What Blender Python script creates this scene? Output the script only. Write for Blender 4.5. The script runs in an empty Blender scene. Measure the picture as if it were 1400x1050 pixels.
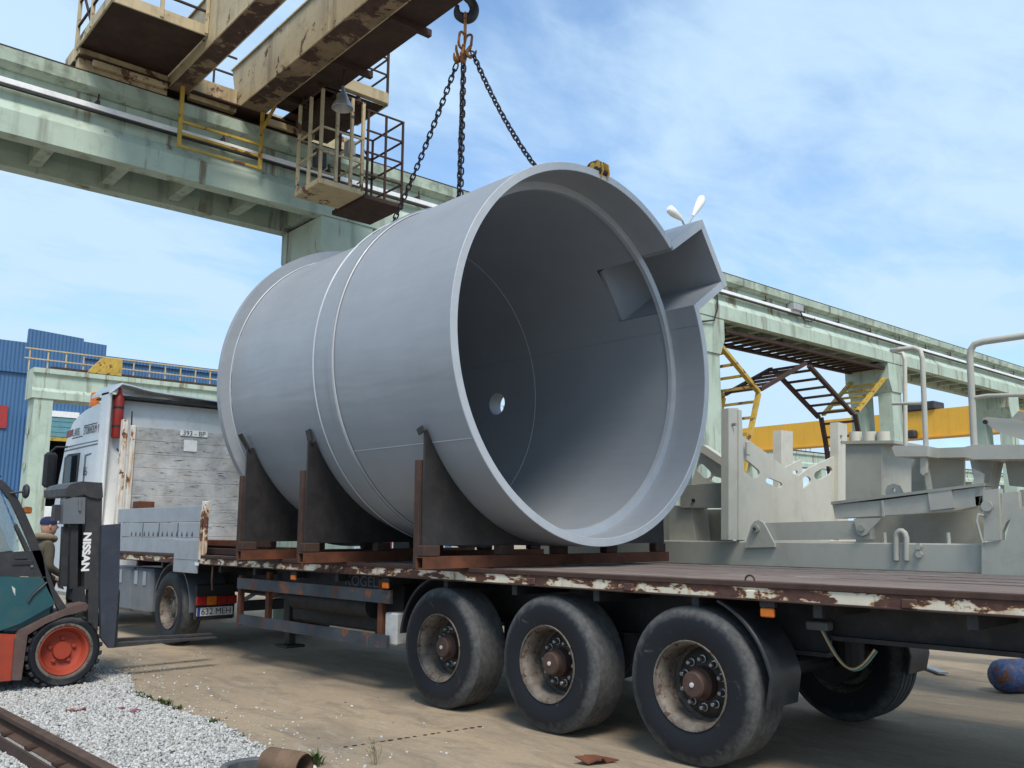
import bpy, math, random
import numpy as np
from mathutils import Vector, Matrix
from mathutils.geometry import tessellate_polygon
random.seed(7); RNG = np.random.default_rng(7)
R = math.radians
S = bpy.context.scene
COL = S.collection

# ------------------------------------------------------------------ camera
CAM_F, CAM_YAW, CAM_PIT, CAM_ROL, CAM_H = 1215.0, 0.7601, 0.1647, 0.003, 1.58
_fw = Vector((math.sin(CAM_YAW)*math.cos(CAM_PIT), math.cos(CAM_YAW)*math.cos(CAM_PIT), math.sin(CAM_PIT)))
_r0 = Vector((math.cos(CAM_YAW), -math.sin(CAM_YAW), 0)); _u0 = _r0.cross(_fw)
_r = _r0*math.cos(CAM_ROL) + _u0*math.sin(CAM_ROL); _u = -_r0*math.sin(CAM_ROL) + _u0*math.cos(CAM_ROL)
cam = bpy.data.cameras.new('camera'); cam_o = bpy.data.objects.new('camera', cam); COL.objects.link(cam_o)
m3 = Matrix((_r, _u, -_fw)).transposed().to_4x4(); m3.translation = Vector((0, 0, CAM_H)); cam_o.matrix_world = m3
cam.sensor_fit = 'HORIZONTAL'; cam.sensor_width = 36.0; cam.lens = CAM_F/1400*36.0; cam.clip_end = 3000; cam.clip_start = .05
S.camera = cam_o

# ------------------------------------------------------------------ world and sun
SUN_DIR = Vector((-0.42, -0.66, 1.10)).normalized()          # towards the sun
EL = math.asin(SUN_DIR.z); AZ = math.atan2(SUN_DIR.x, SUN_DIR.y)
W = bpy.data.worlds.new('World'); S.world = W; W.use_nodes = True
nt = W.node_tree; nt.nodes.clear()
def _n(t, **k):
    n = nt.nodes.new(t)
    for a, b in k.items(): setattr(n, a, b)
    return n
sky = _n('ShaderNodeTexSky', sky_type='NISHITA', sun_disc=False, sun_elevation=EL, sun_rotation=AZ, air_density=1.0, dust_density=.6, ozone_density=1.0)
tc = _n('ShaderNodeTexCoord'); sep = _n('ShaderNodeSeparateXYZ'); nt.links.new(tc.outputs['Generated'], sep.inputs[0])
def wmath(op, a, b=None, clamp=False):
    n = _n('ShaderNodeMath', operation=op, use_clamp=clamp)
    for i, v in enumerate((a, b)):
        if v is None: continue
        if isinstance(v, (int, float)): n.inputs[i].default_value = v
        else: nt.links.new(v, n.inputs[i])
    return n.outputs[0]
zc = wmath('MAXIMUM', wmath('ADD', sep.outputs[2], .12), .05)
cmb = _n('ShaderNodeCombineXYZ')
nt.links.new(wmath('DIVIDE', sep.outputs[0], zc), cmb.inputs[0]); nt.links.new(wmath('DIVIDE', sep.outputs[1], zc), cmb.inputs[1])
def wnoise(scale, detail, rough, dist, sc=(1, 1, 1), rot=0, loc=(0, 0, 0)):
    mp = _n('ShaderNodeMapping'); mp.inputs['Scale'].default_value = sc; mp.inputs['Rotation'].default_value = (0, 0, rot); mp.inputs['Location'].default_value = loc
    nt.links.new(cmb.outputs[0], mp.inputs[0])
    n = _n('ShaderNodeTexNoise'); n.inputs['Scale'].default_value = scale; n.inputs['Detail'].default_value = detail
    n.inputs['Roughness'].default_value = rough; n.inputs['Distortion'].default_value = dist
    nt.links.new(mp.outputs[0], n.inputs['Vector']); return n.outputs[0]
n1 = wnoise(.75, 9, .58, .35, (1, 1.7, 1), R(25), (3.1, 1.7, 0)); n2 = wnoise(3.4, 8, .62, .5, (1, 1.9, 1), R(35))
cl = wmath('ADD', wmath('MULTIPLY', n1, .78), wmath('MULTIPLY', n2, .22))
rmp = _n('ShaderNodeMapRange', interpolation_type='SMOOTHSTEP'); rmp.inputs[1].default_value = .36; rmp.inputs[2].default_value = .62
rmp.inputs[3].default_value = .16; rmp.inputs[4].default_value = .92
nt.links.new(cl, rmp.inputs[0])
hz = _n('ShaderNodeMapRange'); hz.inputs[1].default_value = .02; hz.inputs[2].default_value = .55; hz.inputs[3].default_value = .5; hz.inputs[4].default_value = 0
nt.links.new(sep.outputs[2], hz.inputs[0])
mask = wmath('ADD', rmp.outputs[0], hz.outputs[0], True)
mx = _n('ShaderNodeMix', data_type='RGBA'); nt.links.new(mask, mx.inputs[0])
gain = _n('ShaderNodeMix', data_type='RGBA', blend_type='MULTIPLY'); gain.inputs[0].default_value = 1; gain.inputs[7].default_value = (1.05, 1.45, 1.75, 1)
nt.links.new(sky.outputs[0], gain.inputs[6]); nt.links.new(gain.outputs[2], mx.inputs[6])
mx.inputs[7].default_value = (4.5, 6.1, 7.7, 1)              # thin bright cloud, same units as the sky texture
bg = _n('ShaderNodeBackground'); bg.inputs[1].default_value = .085
nt.links.new(mx.outputs[2], bg.inputs[0])
wo = _n('ShaderNodeOutputWorld'); nt.links.new(bg.outputs[0], wo.inputs[0])
sl = bpy.data.lights.new('sun', 'SUN'); sl.energy = 2.35; sl.angle = R(20); sl.color = (1, .93, .83)
so = bpy.data.objects.new('sun', sl); COL.objects.link(so); so.rotation_euler = SUN_DIR.to_track_quat('Z', 'Y').to_euler(); so.location = (0, -20, 30)
S.view_settings.view_transform = 'Standard'; S.view_settings.look = 'None'; S.view_settings.exposure = .68; S.view_settings.gamma = 1

# ------------------------------------------------------------------ pixel to place (a pixel is only a direction; the plane gives the depth)
O = Vector((0, 0, CAM_H))
def ray(x, y): return _fw + _r*((x-700)/CAM_F) - _u*((y-525)/CAM_F)
def onX(x, y, X): d = ray(x, y); return O + d*(X/d.x)
def onY(x, y, Y): d = ray(x, y); return O + d*(Y/d.y)
def onZ(x, y, Z=0): d = ray(x, y); return O + d*((Z-CAM_H)/d.z)
GA, V0 = .0475, 13.494*math.cos(.0475)                      # crane runway frame: u along the runway, v across it
gc, gs = math.cos(GA), math.sin(GA)
def gw(u, v, z): v += V0; return Vector((u*gc+v*gs, -u*gs+v*gc, z))
def toG(p): return Vector((p.x*gc-p.y*gs, p.x*gs+p.y*gc-V0, p.z))
def onG(x, y, dv=0): d = ray(x, y); return toG(O + d*((V0+dv)/(d.x*gs+d.y*gc)))
def onGz(x, y, z): return toG(onZ(x, y, z))
def onGu(x, y, uu): d = ray(x, y); return toG(O + d*(uu/(d.x*gc-d.y*gs)))

# ------------------------------------------------------------------ materials
MATS = {}
def newmat(name):
    m = bpy.data.materials.new(name); m.use_nodes = True; MATS[name] = m
    t = m.node_tree; b = t.nodes['Principled BSDF']
    return m, t, b
def _noise(t, scale, detail=5, rough=.55, dist=0, sc=(1, 1, 1), loc=(0, 0, 0), world=False):
    if world: src = t.nodes.new('ShaderNodeNewGeometry').outputs['Position']
    else: src = t.nodes.new('ShaderNodeTexCoord').outputs['Object']
    mp = t.nodes.new('ShaderNodeMapping'); mp.inputs['Scale'].default_value = sc; mp.inputs['Location'].default_value = loc
    t.links.new(src, mp.inputs[0])
    n = t.nodes.new('ShaderNodeTexNoise'); n.inputs['Scale'].default_value = scale; n.inputs['Detail'].default_value = detail
    n.inputs['Roughness'].default_value = rough; n.inputs['Distortion'].default_value = dist
    t.links.new(mp.outputs[0], n.inputs['Vector']); return n.outputs[0]
def _ramp(t, src, lo, hi, a=0, b=1):
    n = t.nodes.new('ShaderNodeMapRange'); n.inputs[1].default_value = lo; n.inputs[2].default_value = hi; n.inputs[3].default_value = a; n.inputs[4].default_value = b
    t.links.new(src, n.inputs[0]); return n.outputs[0]
def _mix(t, fac, a, b, blend='MIX'):
    n = t.nodes.new('ShaderNodeMix'); n.data_type = 'RGBA'; n.blend_type = blend
    for i, v in ((0, fac), (6, a), (7, b)):
        if isinstance(v, (int, float)): n.inputs[i].default_value = v
        elif isinstance(v, (tuple, list)): n.inputs[i].default_value = tuple(v)+(1,)*(4-len(v))
        else: t.links.new(v, n.inputs[i])
    return n.outputs[2]
def _mul(t, a, b):
    n = t.nodes.new('ShaderNodeMath'); n.operation = 'MULTIPLY'
    for i, v in enumerate((a, b)):
        if isinstance(v, (int, float)): n.inputs[i].default_value = v
        else: t.links.new(v, n.inputs[i])
    return n.outputs[0]
def _bump(t, b, src, strength=.2, dist=.01):
    n = t.nodes.new('ShaderNodeBump'); n.inputs['Strength'].default_value = strength; n.inputs['Distance'].default_value = dist
    t.links.new(src, n.inputs['Height']); t.links.new(n.outputs[0], b.inputs['Normal'])
def painted(name, col, rough=.5, metal=0, var=.25, scale=3, dirt=(.08, .065, .05), dirt_amt=.25, streak=0, rust=0, rust_col=(.10, .035, .015), rscale=4, bump=.06, bscale=60, rsc=(1, 1, 1)):
    """paint with blotchy fading, dirt, run-down streaks and rust patches that have shapes of their own"""
    m, t, b = newmat(name)
    c2 = tuple(max(0, c*(1-var)) for c in col); c1 = tuple(min(1, c*(1+var*.35)) for c in col)
    cur = _mix(t, _ramp(t, _noise(t, scale, 6, .6), .3, .7), c1, c2)
    if dirt_amt: cur = _mix(t, _mul(t, _ramp(t, _noise(t, scale*2.3, 8, .65, .5, loc=(5, 3, 1)), .5, .75), dirt_amt), cur, dirt)
    if streak: cur = _mix(t, _mul(t, _ramp(t, _noise(t, 3.5, 4, .6, 0, (1, 1, .07), (2, 7, 0)), .54, .74), streak), cur, dirt)
    rough_src = None
    if rust:
        k = _ramp(t, _noise(t, rscale, 9, .68, .25, rsc, (1, 2, 9)), .62-rust*.3, .655-rust*.3)
        rc = _mix(t, _ramp(t, _noise(t, rscale*5, 6, .7), .3, .7), rust_col, tuple(c*2.0+.015 for c in rust_col))
        cur = _mix(t, k, cur, rc); rough_src = _ramp(t, k, 0, 1, rough, .9)
    t.links.new(cur, b.inputs['Base Color'])
    if rough_src is not None: t.links.new(rough_src, b.inputs['Roughness'])
    else: t.links.new(_ramp(t, _noise(t, scale*1.7, 5), .3, .7, max(.05, rough-.08), min(1, rough+.12)), b.inputs['Roughness'])
    b.inputs['Metallic'].default_value = metal
    if bump: _bump(t, b, _noise(t, bscale, 4), bump, .01)
    return m
painted('tank_grey', (.285, .305, .33), .42, 0, .07, 1.3, (.2, .21, .22), .14, 0, 0, bump=.03, bscale=25)
m_ = MATS['tank_grey']; t_ = m_.node_tree; b_ = t_.nodes['Principled BSDF']
_bump(t_, b_, _noise(t_, 1.0, 3, .5, .2, (2.2, .35, 2.2)), .35, .06)
painted('tank_edge', (.40, .43, .46), .4, 0, .08, 6, (.2, .2, .2), .15, bump=.03)
painted('black_steel', (.032, .030, .030), .5, .15, .35, 5, (.07, .05, .04), .5, bump=.05)
painted('rust', (.13, .042, .018), .85, 0, .45, 6, (.04, .02, .012), .5, bump=.25, bscale=50)
painted('rust_dark', (.055, .028, .02), .85, 0, .4, 5, (.03, .02, .015), .5, bump=.25, bscale=50)
painted('chassis_black', (.022, .023, .026), .6, 0, .3, 4, (.09, .075, .06), .3, bump=.1)
painted('guard_blue_grey', (.045, .055, .068), .55, 0, .3, 4, (.12, .10, .08), .3, rust=.22, rscale=5)
painted('deck_edge_old', (.62, .58, .47), .6, 0, .18, 4, (.16, .08, .03), .35, rust=.47, rust_col=(.055, .020, .012), rscale=3.2, rsc=(1, .9, 2.4), bump=.15)
painted('green_concrete', (.43, .52, .43), .85, 0, .14, .9, (.14, .13, .09), .3, .65, 0, (.07, .045, .02), 3.2, .25, 30)
painted('green_concrete_dirty', (.40, .48, .38), .9, 0, .3, 1.2, (.07, .065, .05), .8, .8, 0, (.07, .05, .03), 3, .3, 30)
painted('white_rail', (.85, .85, .84), .5, 0, .1, 4, (.3, .3, .3), .3)
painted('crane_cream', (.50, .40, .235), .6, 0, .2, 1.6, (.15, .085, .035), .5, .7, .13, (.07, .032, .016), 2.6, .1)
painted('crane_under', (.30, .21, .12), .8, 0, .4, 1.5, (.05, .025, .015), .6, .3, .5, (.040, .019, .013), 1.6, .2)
painted('crane_rust_dark', (.050, .024, .016), .85, 0, .4, 3, (.02, .012, .01), .4, bump=.2)
painted('crane_yellow', (.50, .33, .05), .55, 0, .25, 3, (.12, .06, .02), .4, rust=.2)
painted('yellow_crane_paint', (.72, .38, .035), .5, 0, .1, .4, (.3, .15, .03), .2, .3)
painted('chain_steel', (.050, .042, .048), .45, .6, .3, 20, (.09, .05, .04), .4)
painted('orange_hook', (.38, .17, .045), .6, .1, .35, 12, (.06, .03, .02), .6, rust=.35, rscale=12)
painted('clamp_yellow', (.55, .33, .04), .5, 0, .2, 12, (.08, .04, .02), .5, rust=.3, rscale=14)
painted('shackle_red', (.22, .04, .035), .5, .1, .3, 12, (.05, .03, .02), .5)
painted('machine_beige', (.53, .51, .43), .5, 0, .08, 1.8, (.28, .26, .2), .3, .2, bump=.04)
painted('machine_inner', (.40, .395, .34), .55, 0, .12, 2, (.2, .18, .14), .4)
painted('bolt_steel', (.36, .36, .36), .35, .85, .3, 30, (.1, .08, .06), .5)
painted('truck_white', (.80, .80, .78), .3, 0, .05, 2, (.45, .43, .4), .3, .25, bump=.01)
painted('truck_grey', (.13, .145, .165), .5, 0, .2, 3, (.2, .18, .15), .5, .35)
painted('truck_dark', (.03, .03, .033), .5, 0, .2, 3, (.08, .07, .06), .4)
painted('board_aluminium', (.33, .36, .385), .45, .25, .12, 3, (.2, .19, .18), .4, .3)
painted('post_white_old', (.66, .64, .58), .55, 0, .15, 4, (.2, .15, .1), .4, .3, .33, (.08, .035, .02), 3)
painted('red_paint', (.42, .035, .025), .4, 0, .2, 6)
painted('orange_lens', (.65, .16, .015), .25, 0, .15, 20)
painted('red_lens', (.32, .015, .012), .2, 0, .2, 20)
painted('plate_white', (.72, .73, .72), .45, 0, .08, 8, (.3, .3, .3), .4)
painted('plate_blue', (.03, .07, .35), .45)
painted('ink', (.02, .02, .022), .6, 0, .1)
painted('ink_red', (.25, .03, .03), .5, 0, .1)
painted('mast_grey', (.045, .045, .048), .5, .1, .3, 5, (.12, .10, .08), .4, .3)
painted('fork_blue', (.042, .052, .075), .5, .1, .2, 4, (.1, .09, .08), .3)
painted('fork_teal', (.018, .085, .10), .3, 0, .15, 3, (.1, .09, .08), .3)
painted('fork_orange', (.36, .045, .018), .6, 0, .25, 5, (.13, .07, .05), .5)
painted('fork_brown', (.10, .06, .052), .7, 0, .3, 5, (.15, .12, .1), .5)
painted('white_paint', (.78, .78, .76), .5, 0, .08, 6)
painted('rim_dusty', (.17, .148, .122), .7, .15, .5, 7, (.075, .042, .026), .85, rust=.22, rust_col=(.05, .026, .018), rscale=14, bump=.15)
painted('rim_dark', (.05, .042, .037), .75, .1, .4, 8, (.09, .06, .04), .5)
painted('hub_brown', (.085, .047, .035), .65, .15, .3, 8, (.05, .03, .02), .5)
painted('rubber_dark', (.022, .022, .023), .75, 0, .3, 6, (.06, .055, .05), .4)
painted('fender_black', (.020, .023, .028), .38, 0, .3, 3, (.06, .055, .05), .35)
painted('blue_cyl', (.04, .08, .20), .6, 0, .4, 9, (.22, .19, .22), .85, rust=.2, rscale=9)
painted('pipe_grey', (.10, .11, .12), .6, .1, .3, 6, (.2, .17, .13), .5)
painted('teal_door', (.11, .27, .31), .6, 0, .15, 3)
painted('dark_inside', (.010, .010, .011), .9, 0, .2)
painted('rail_yellow', (.55, .42, .22), .6, 0, .2, 3)
painted('jacket', (.09, .075, .05), .9, 0, .25, 8, bump=.2)
painted('fur', (.26, .20, .13), 1, 0, .4, 30, bump=.5)
painted('trousers', (.03, .035, .045), .9, 0, .2, 8)
painted('cap_navy', (.012, .018, .07), .85, 0, .2, 12)
painted('skin', (.50, .28, .20), .5, 0, .12, 12, (.4, .18, .13), .2)
painted('boots', (.02, .017, .015), .6)
painted('lamp_metal', (.45, .46, .46), .35, .6, .15, 6)
painted('lamp_white', (.80, .80, .78), .4, 0, .06)
painted('pole_grey', (.42, .43, .43), .5, .3, .1)
painted('weed', (.07, .10, .028), .7, 0, .4, 30)
painted('dry_weed', (.17, .14, .07), .8, 0, .4, 30)
painted('white_dust', (.55, .55, .52), .8, 0, .2, 6)
painted('timber', (.16, .10, .06), .85, 0, .4, 6, (.05, .03, .02), .5)
def peeling(name, paint, stain, bare, scale, sc, lo, streak=.6):
    m, t, b = newmat(name)
    k = _noise(t, scale, 10, .66, .25, sc, (1, 2, 9))
    p = _mix(t, _ramp(t, _noise(t, 6, 6), .3, .7), paint, tuple(c*.8 for c in paint))
    p = _mix(t, _mul(t, _ramp(t, _noise(t, 16, 4, .6, 0, (1, 1, .12), (2, 7, 0)), .5, .68), streak), p, stain)
    r = _mix(t, _ramp(t, _noise(t, 22, 6, .7), .3, .7), bare, tuple(c*1.9+.01 for c in bare))
    cur = _mix(t, _ramp(t, k, lo-.03, lo), p, stain); cur = _mix(t, _ramp(t, k, lo-.004, lo+.012), cur, r)
    t.links.new(cur, b.inputs['Base Color']); b.inputs['Roughness'].default_value = .78; _bump(t, b, _ramp(t, k, lo+.02, lo-.02), .5, .01)
peeling('deck_edge', (.66, .61, .48), (.30, .13, .03), (.050, .020, .013), 3.2, (1, .9, 2.4), .49)
peeling('post_white', (.70, .67, .60), (.40, .20, .06), (.07, .03, .018), 3.4, (1, 1, .7), .57, .8)
painted('rail_brown', (.085, .05, .034), .8, 0, .4, 6, (.04, .03, .02), .5, bump=.2)
_t = MATS['green_concrete'].node_tree; _b = _t.nodes['Principled BSDF']; _src = _b.inputs['Base Color'].links[0].from_socket
_t.links.new(_mix(_t, _mul(_t, _ramp(_t, _noise(_t, 2.6, 5, .65, .1, (1, 1, .10), (11, 5, 2)), .575, .66), .8), _src, (.15, .095, .045)), _b.inputs['Base Color'])
def glass(name, col):
    m, t, b = newmat(name)
    b.inputs['Base Color'].default_value = col+(1,); b.inputs['Roughness'].default_value = .06
    b.inputs['Transmission Weight'].default_value = .75; b.inputs['IOR'].default_value = 1.2
glass('cab_glass', (.55, .66, .68)); glass('dark_glass', (.06, .08, .09))
# ground concrete
m, t, b = newmat('ground_mat')
c = _mix(t, _ramp(t, _noise(t, .5, 8, .62, .6, (1.3, .5, 1)), .3, .7), (.39, .295, .19), (.26, .205, .142))
c = _mix(t, _mul(t, _ramp(t, _noise(t, 2.6, 9, .7, 1.0, (1.4, .5, 1), (4, 4, 0)), .48, .70), .75), c, (.14, .11, .08))
c = _mix(t, _mul(t, _ramp(t, _noise(t, 6, 7, .7, .8, (1.6, .35, 1), (9, 1, 0)), .56, .72), .55), c, (.46, .42, .35))
c = _mix(t, _mul(t, _ramp(t, _noise(t, 170, 3, .7), .60, .68), .55), c, (.55, .52, .46))
c = _mix(t, _mul(t, _ramp(t, _noise(t, 120, 3, .7, loc=(3, 3, 3)), .62, .70), .5), c, (.06, .05, .04))
c = _mix(t, _mul(t, _ramp(t, _noise(t, 28, 8, .75, .4), .42, .62), .30), c, (.15, .12, .09))
t.links.new(c, b.inputs['Base Color']); b.inputs['Roughness'].default_value = .88
_bump(t, b, _noise(t, 45, 8, .75), .5, .012)
# gravel base under the stones
m, t, b = newmat('gravel_base_mat')
c = _mix(t, _ramp(t, _noise(t, 90, 6, .7), .35, .65), (.42, .42, .40), (.16, .15, .13)); t.links.new(c, b.inputs['Base Color']); b.inputs['Roughness'].default_value = .95
_bump(t, b, _noise(t, 60, 5), .8, .02)
# stones: per-stone tint
m, t, b = newmat('stone_mat')
at = t.nodes.new('ShaderNodeAttribute'); at.attribute_name = 'tint'
c = _mix(t, at.outputs['Fac'], (.17, .165, .15), (.53, .53, .515))
c = _mix(t, _mul(t, _ramp(t, _noise(t, 3, 6, .6), .55, .75), .4), c, (.38, .33, .26))
t.links.new(c, b.inputs['Base Color']); b.inputs['Roughness'].default_value = .9
# deck timber
m, t, b = newmat('deck_wood')
c = _mix(t, _ramp(t, _noise(t, 5, 8, .7, .3, (3, .18, 1)), .3, .7), (.21, .155, .125), (.095, .068, .056))
c = _mix(t, _mul(t, _ramp(t, _noise(t, 9, 8, .7, .2, (4, .16, 1), (2, 8, 0)), .50, .66), .75), c, (.36, .30, .26))
t.links.new(c, b.inputs['Base Color']); b.inputs['Roughness'].default_value = .8; _bump(t, b, _noise(t, 30, 6, .7, 0, (3, .2, 1)), .5, .01)
# worn grey headboard planks
m, t, b = newmat('head_wood')
c = _mix(t, _ramp(t, _noise(t, 2.2, 8, .65, .4), .3, .7), (.56, .56, .55), (.22, .23, .235))
c = _mix(t, _mul(t, _ramp(t, _noise(t, 1.4, 6, .6, 0, (1, 1, 1), (6, 2, 1.3)), .52, .72), .55), c, (.40, .32, .22))
c = _mix(t, _ramp(t, _noise(t, 6, 10, .75, .4, (.8, 1, 6)), .575, .625), c, (.055, .052, .05))
c = _mix(t, _ramp(t, _noise(t, 7, 9, .72, .4, (.6, 1, 5), (3, 3, 3)), .63, .67), c, (.60, .60, .58))
t.links.new(c, b.inputs['Base Color']); b.inputs['Roughness'].default_value = .75; _bump(t, b, _noise(t, 18, 6, .7, 0, (.5, 1, 4)), .4, .01)
# tyre: darker sidewall, scuffed grey shoulder and tread (worn rubber keeps its colour); coordinates are centred on the wheel
def tyre_mat(name, rad, w0, w1):
    m, t, b = newmat(name)
    tcn = t.nodes.new('ShaderNodeTexCoord'); sp = t.nodes.new('ShaderNodeSeparateXYZ'); t.links.new(tcn.outputs['Object'], sp.inputs[0])
    cb = t.nodes.new('ShaderNodeCombineXYZ'); t.links.new(sp.outputs[1], cb.inputs[1]); t.links.new(sp.outputs[2], cb.inputs[2])
    ln = t.nodes.new('ShaderNodeVectorMath'); ln.operation = 'LENGTH'; t.links.new(cb.outputs[0], ln.inputs[0])
    nz = _noise(t, 7, 8, .7, .3)
    ad = t.nodes.new('ShaderNodeMath'); ad.operation = 'ADD'; t.links.new(ln.outputs['Value'], ad.inputs[0]); t.links.new(_ramp(t, nz, .2, .8, -.045, .045), ad.inputs[1])
    k = _ramp(t, ad.outputs[0], rad*w0, rad*w1)
    c = _mix(t, k, (.010, .012, .016), _mix(t, _ramp(t, _noise(t, 20, 8, .7), .35, .65), (.052, .053, .053), (.10, .10, .098)))
    c = _mix(t, _mul(t, _ramp(t, _noise(t, 9, 9, .75, .6), .6, .7), .5), c, (.13, .115, .095))
    t.links.new(c, b.inputs['Base Color']); b.inputs['Specular IOR Level'].default_value = .3; t.links.new(_ramp(t, k, 0, 1, .58, .9), b.inputs['Roughness']); _bump(t, b, _noise(t, 55, 5), .15, .006)
tyre_mat('tyre', .535, .84, .94); tyre_mat('fork_tyre', .35, .75, .99)
# corrugated blue cladding
m, t, b = newmat('blue_cladding')
c = _mix(t, _ramp(t, _noise(t, .6, 5, .6, 0, (1, 1, .3)), .3, .7), (.055, .145, .29), (.042, .11, .225)); t.links.new(c, b.inputs['Base Color']); b.inputs['Roughness'].default_value = .45
wv = t.nodes.new('ShaderNodeTexWave'); wv.wave_type = 'BANDS'; wv.bands_direction = 'X'; wv.inputs['Scale'].default_value = 1.6
tcn = t.nodes.new('ShaderNodeTexCoord'); t.links.new(tcn.outputs['Object'], wv.inputs['Vector']); _bump(t, b, wv.outputs['Fac'], .6, .08)
painted('bright_blue', (.02, .12, .50), .5); painted('sign_red', (.36, .03, .03), .5)

# ------------------------------------------------------------------ mesh helpers
class MB:
    def __init__(s): s.v = []; s.f = []
    def add(s, vs, fs):
        o = len(s.v); s.v += [Vector(p) for p in vs]; s.f += [tuple(i+o for i in f) for f in fs]; return s
    def box(s, a, b):
        x0, y0, z0 = (min(a[i], b[i]) for i in range(3)); x1, y1, z1 = (max(a[i], b[i]) for i in range(3))
        return s.add([(x0,y0,z0),(x1,y0,z0),(x1,y1,z0),(x0,y1,z0),(x0,y0,z1),(x1,y0,z1),(x1,y1,z1),(x0,y1,z1)],
                     [(3,2,1,0),(4,5,6,7),(0,1,5,4),(1,2,6,5),(2,3,7,6),(3,0,4,7)])
    def bbox(s, a, b, e=.01):
        """box with bevelled edges"""
        lo = Vector([min(a[i], b[i]) for i in range(3)]); hi = Vector([max(a[i], b[i]) for i in range(3)])
        e = min(e, *[(hi[i]-lo[i])*.45 for i in range(3)])
        vs = []; idx = {}
        for c in range(8):
            sg = [(c >> i) & 1 for i in range(3)]
            for ax in range(3):
                p = Vector([(hi[i] if sg[i] else lo[i]) for i in range(3)])
                for i in range(3):
                    if i != ax: p[i] += -e if sg[i] else e
                idx[(c, ax)] = len(vs); vs.append(p)
        fs = []
        for ax in range(3):
            o1, o2 = [i for i in range(3) if i != ax]
            for sd in (0, 1):
                q = [(sd << ax) | (a << o1) | (bb << o2) for a, bb in ((0,0),(1,0),(1,1),(0,1))]
                fs.append([idx[(c, ax)] for c in q])
        for ax in range(3):
            o1, o2 = [i for i in range(3) if i != ax]
            for a in (0, 1):
                for bb in (0, 1):
                    c0 = (a << o1) | (bb << o2); c1 = c0 | (1 << ax)
                    fs.append([idx[(c0, o1)], idx[(c1, o1)], idx[(c1, o2)], idx[(c0, o2)]])
        for c in range(8): fs.append([idx[(c, i)] for i in range(3)])
        ctr = (lo+hi)/2; out = []
        for f in fs:
            n = (vs[f[1]]-vs[f[0]]).cross(vs[f[2]]-vs[f[0]]); mid = sum((vs[i] for i in f), Vector())/len(f)
            out.append(tuple(f) if n.dot(mid-ctr) > 0 else tuple(reversed(f)))
        return s.add(vs, out)
    def beam(s, p, q, w, h, up=(0,0,1)):
        """rectangular bar from p to q"""
        p, q = Vector(p), Vector(q); d = (q-p).normalized(); u = Vector(up)
        if abs(d.dot(u)) > .98: u = Vector((0, 1, 0))
        a = d.cross(u).normalized(); b2 = a.cross(d).normalized(); vs = []
        for c in (p, q):
            for i, j in ((-1,-1),(1,-1),(1,1),(-1,1)): vs.append(c + a*(i*w/2) + b2*(j*h/2))
        return s.add(vs, [(3,2,1,0),(4,5,6,7),(0,1,5,4),(1,2,6,5),(2,3,7,6),(3,0,4,7)])
    def tube(s, pts, r, n=8, cap=True, closed=False):
        pts = [Vector(p) for p in pts]; m = len(pts); rs = r if isinstance(r, (list, tuple)) else [r]*m
        rings = []; ref = None
        for i in range(m):
            a = pts[(i-1) % m] if (closed or i > 0) else pts[i]; c = pts[(i+1) % m] if (closed or i < m-1) else pts[i]
            d = (c-a).normalized()
            if ref is None:
                ref = Vector((0,0,1)) if abs(d.z) < .9 else Vector((1,0,0))
            x = d.cross(ref)
            if x.length < 1e-4: x = d.orthogonal()
            x.normalize(); y = x.cross(d).normalized(); ref = y
            rings.append([pts[i] + (x*math.cos(k*2*math.pi/n) + y*math.sin(k*2*math.pi/n))*rs[i] for k in range(n)])
        vs = [p for rg in rings for p in rg]; fs = []
        for i in range(m if closed else m-1):
            j = (i+1) % m
            for k in range(n):
                l = (k+1) % n; fs.append((i*n+k, j*n+k, j*n+l, i*n+l)[::-1])
        if cap and not closed: fs.append(tuple(range(n))); fs.append(tuple((m-1)*n+k for k in range(n))[::-1])
        return s.add(vs, fs)
    def cyl(s, p, q, r, n=16, r2=None): return s.tube([p, q], [r, r if r2 is None else r2], n)
    def lathe(s, prof, c=(0,0,0), axis='X', n=32, closed=False, a0=0, a1=2*math.pi, skip=None):
        """prof: list of (along, radius)"""
        c = Vector(c); full = abs(a1-a0-2*math.pi) < 1e-6; k = n if full else n+1
        vs = []
        for (t, r) in prof:
            for i in range(k):
                a = a0+(a1-a0)*i/n; x, y = r*math.cos(a), r*math.sin(a)
                vs.append(c + (Vector((t, x, y)) if axis == 'X' else Vector((x, t, y)) if axis == 'Y' else Vector((x, y, t))))
        fs = []; m = len(prof)
        for j in range(m if closed else m-1):
            for i in range(n):
                if skip and skip(j, i): continue
                i2 = (i+1) % k; j2 = (j+1) % m
                fs.append((j*k+i, j*k+i2, j2*k+i2, j2*k+i))
        return s.add(vs, fs)
    def prism(s, poly, d, holes=()):
        """poly: 3D outline in a plane; d: extrusion vector; holes: list of outlines"""
        loops = [[Vector(p) for p in poly]] + [[Vector(p) for p in h] for h in holes]
        flat = [p for l in loops for p in l]; d = Vector(d); tris = tessellate_polygon(loops); n = len(flat)
        fs = [tuple(t) for t in tris] + [tuple(i+n for i in reversed(t)) for t in tris]; o = 0
        for l in loops:
            m = len(l)
            for i in range(m): j = (i+1) % m; fs.append((o+i, o+j, o+j+n, o+i+n))
            o += m
        s.add(flat+[p+d for p in flat], fs); s.fix = True; return s
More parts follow.
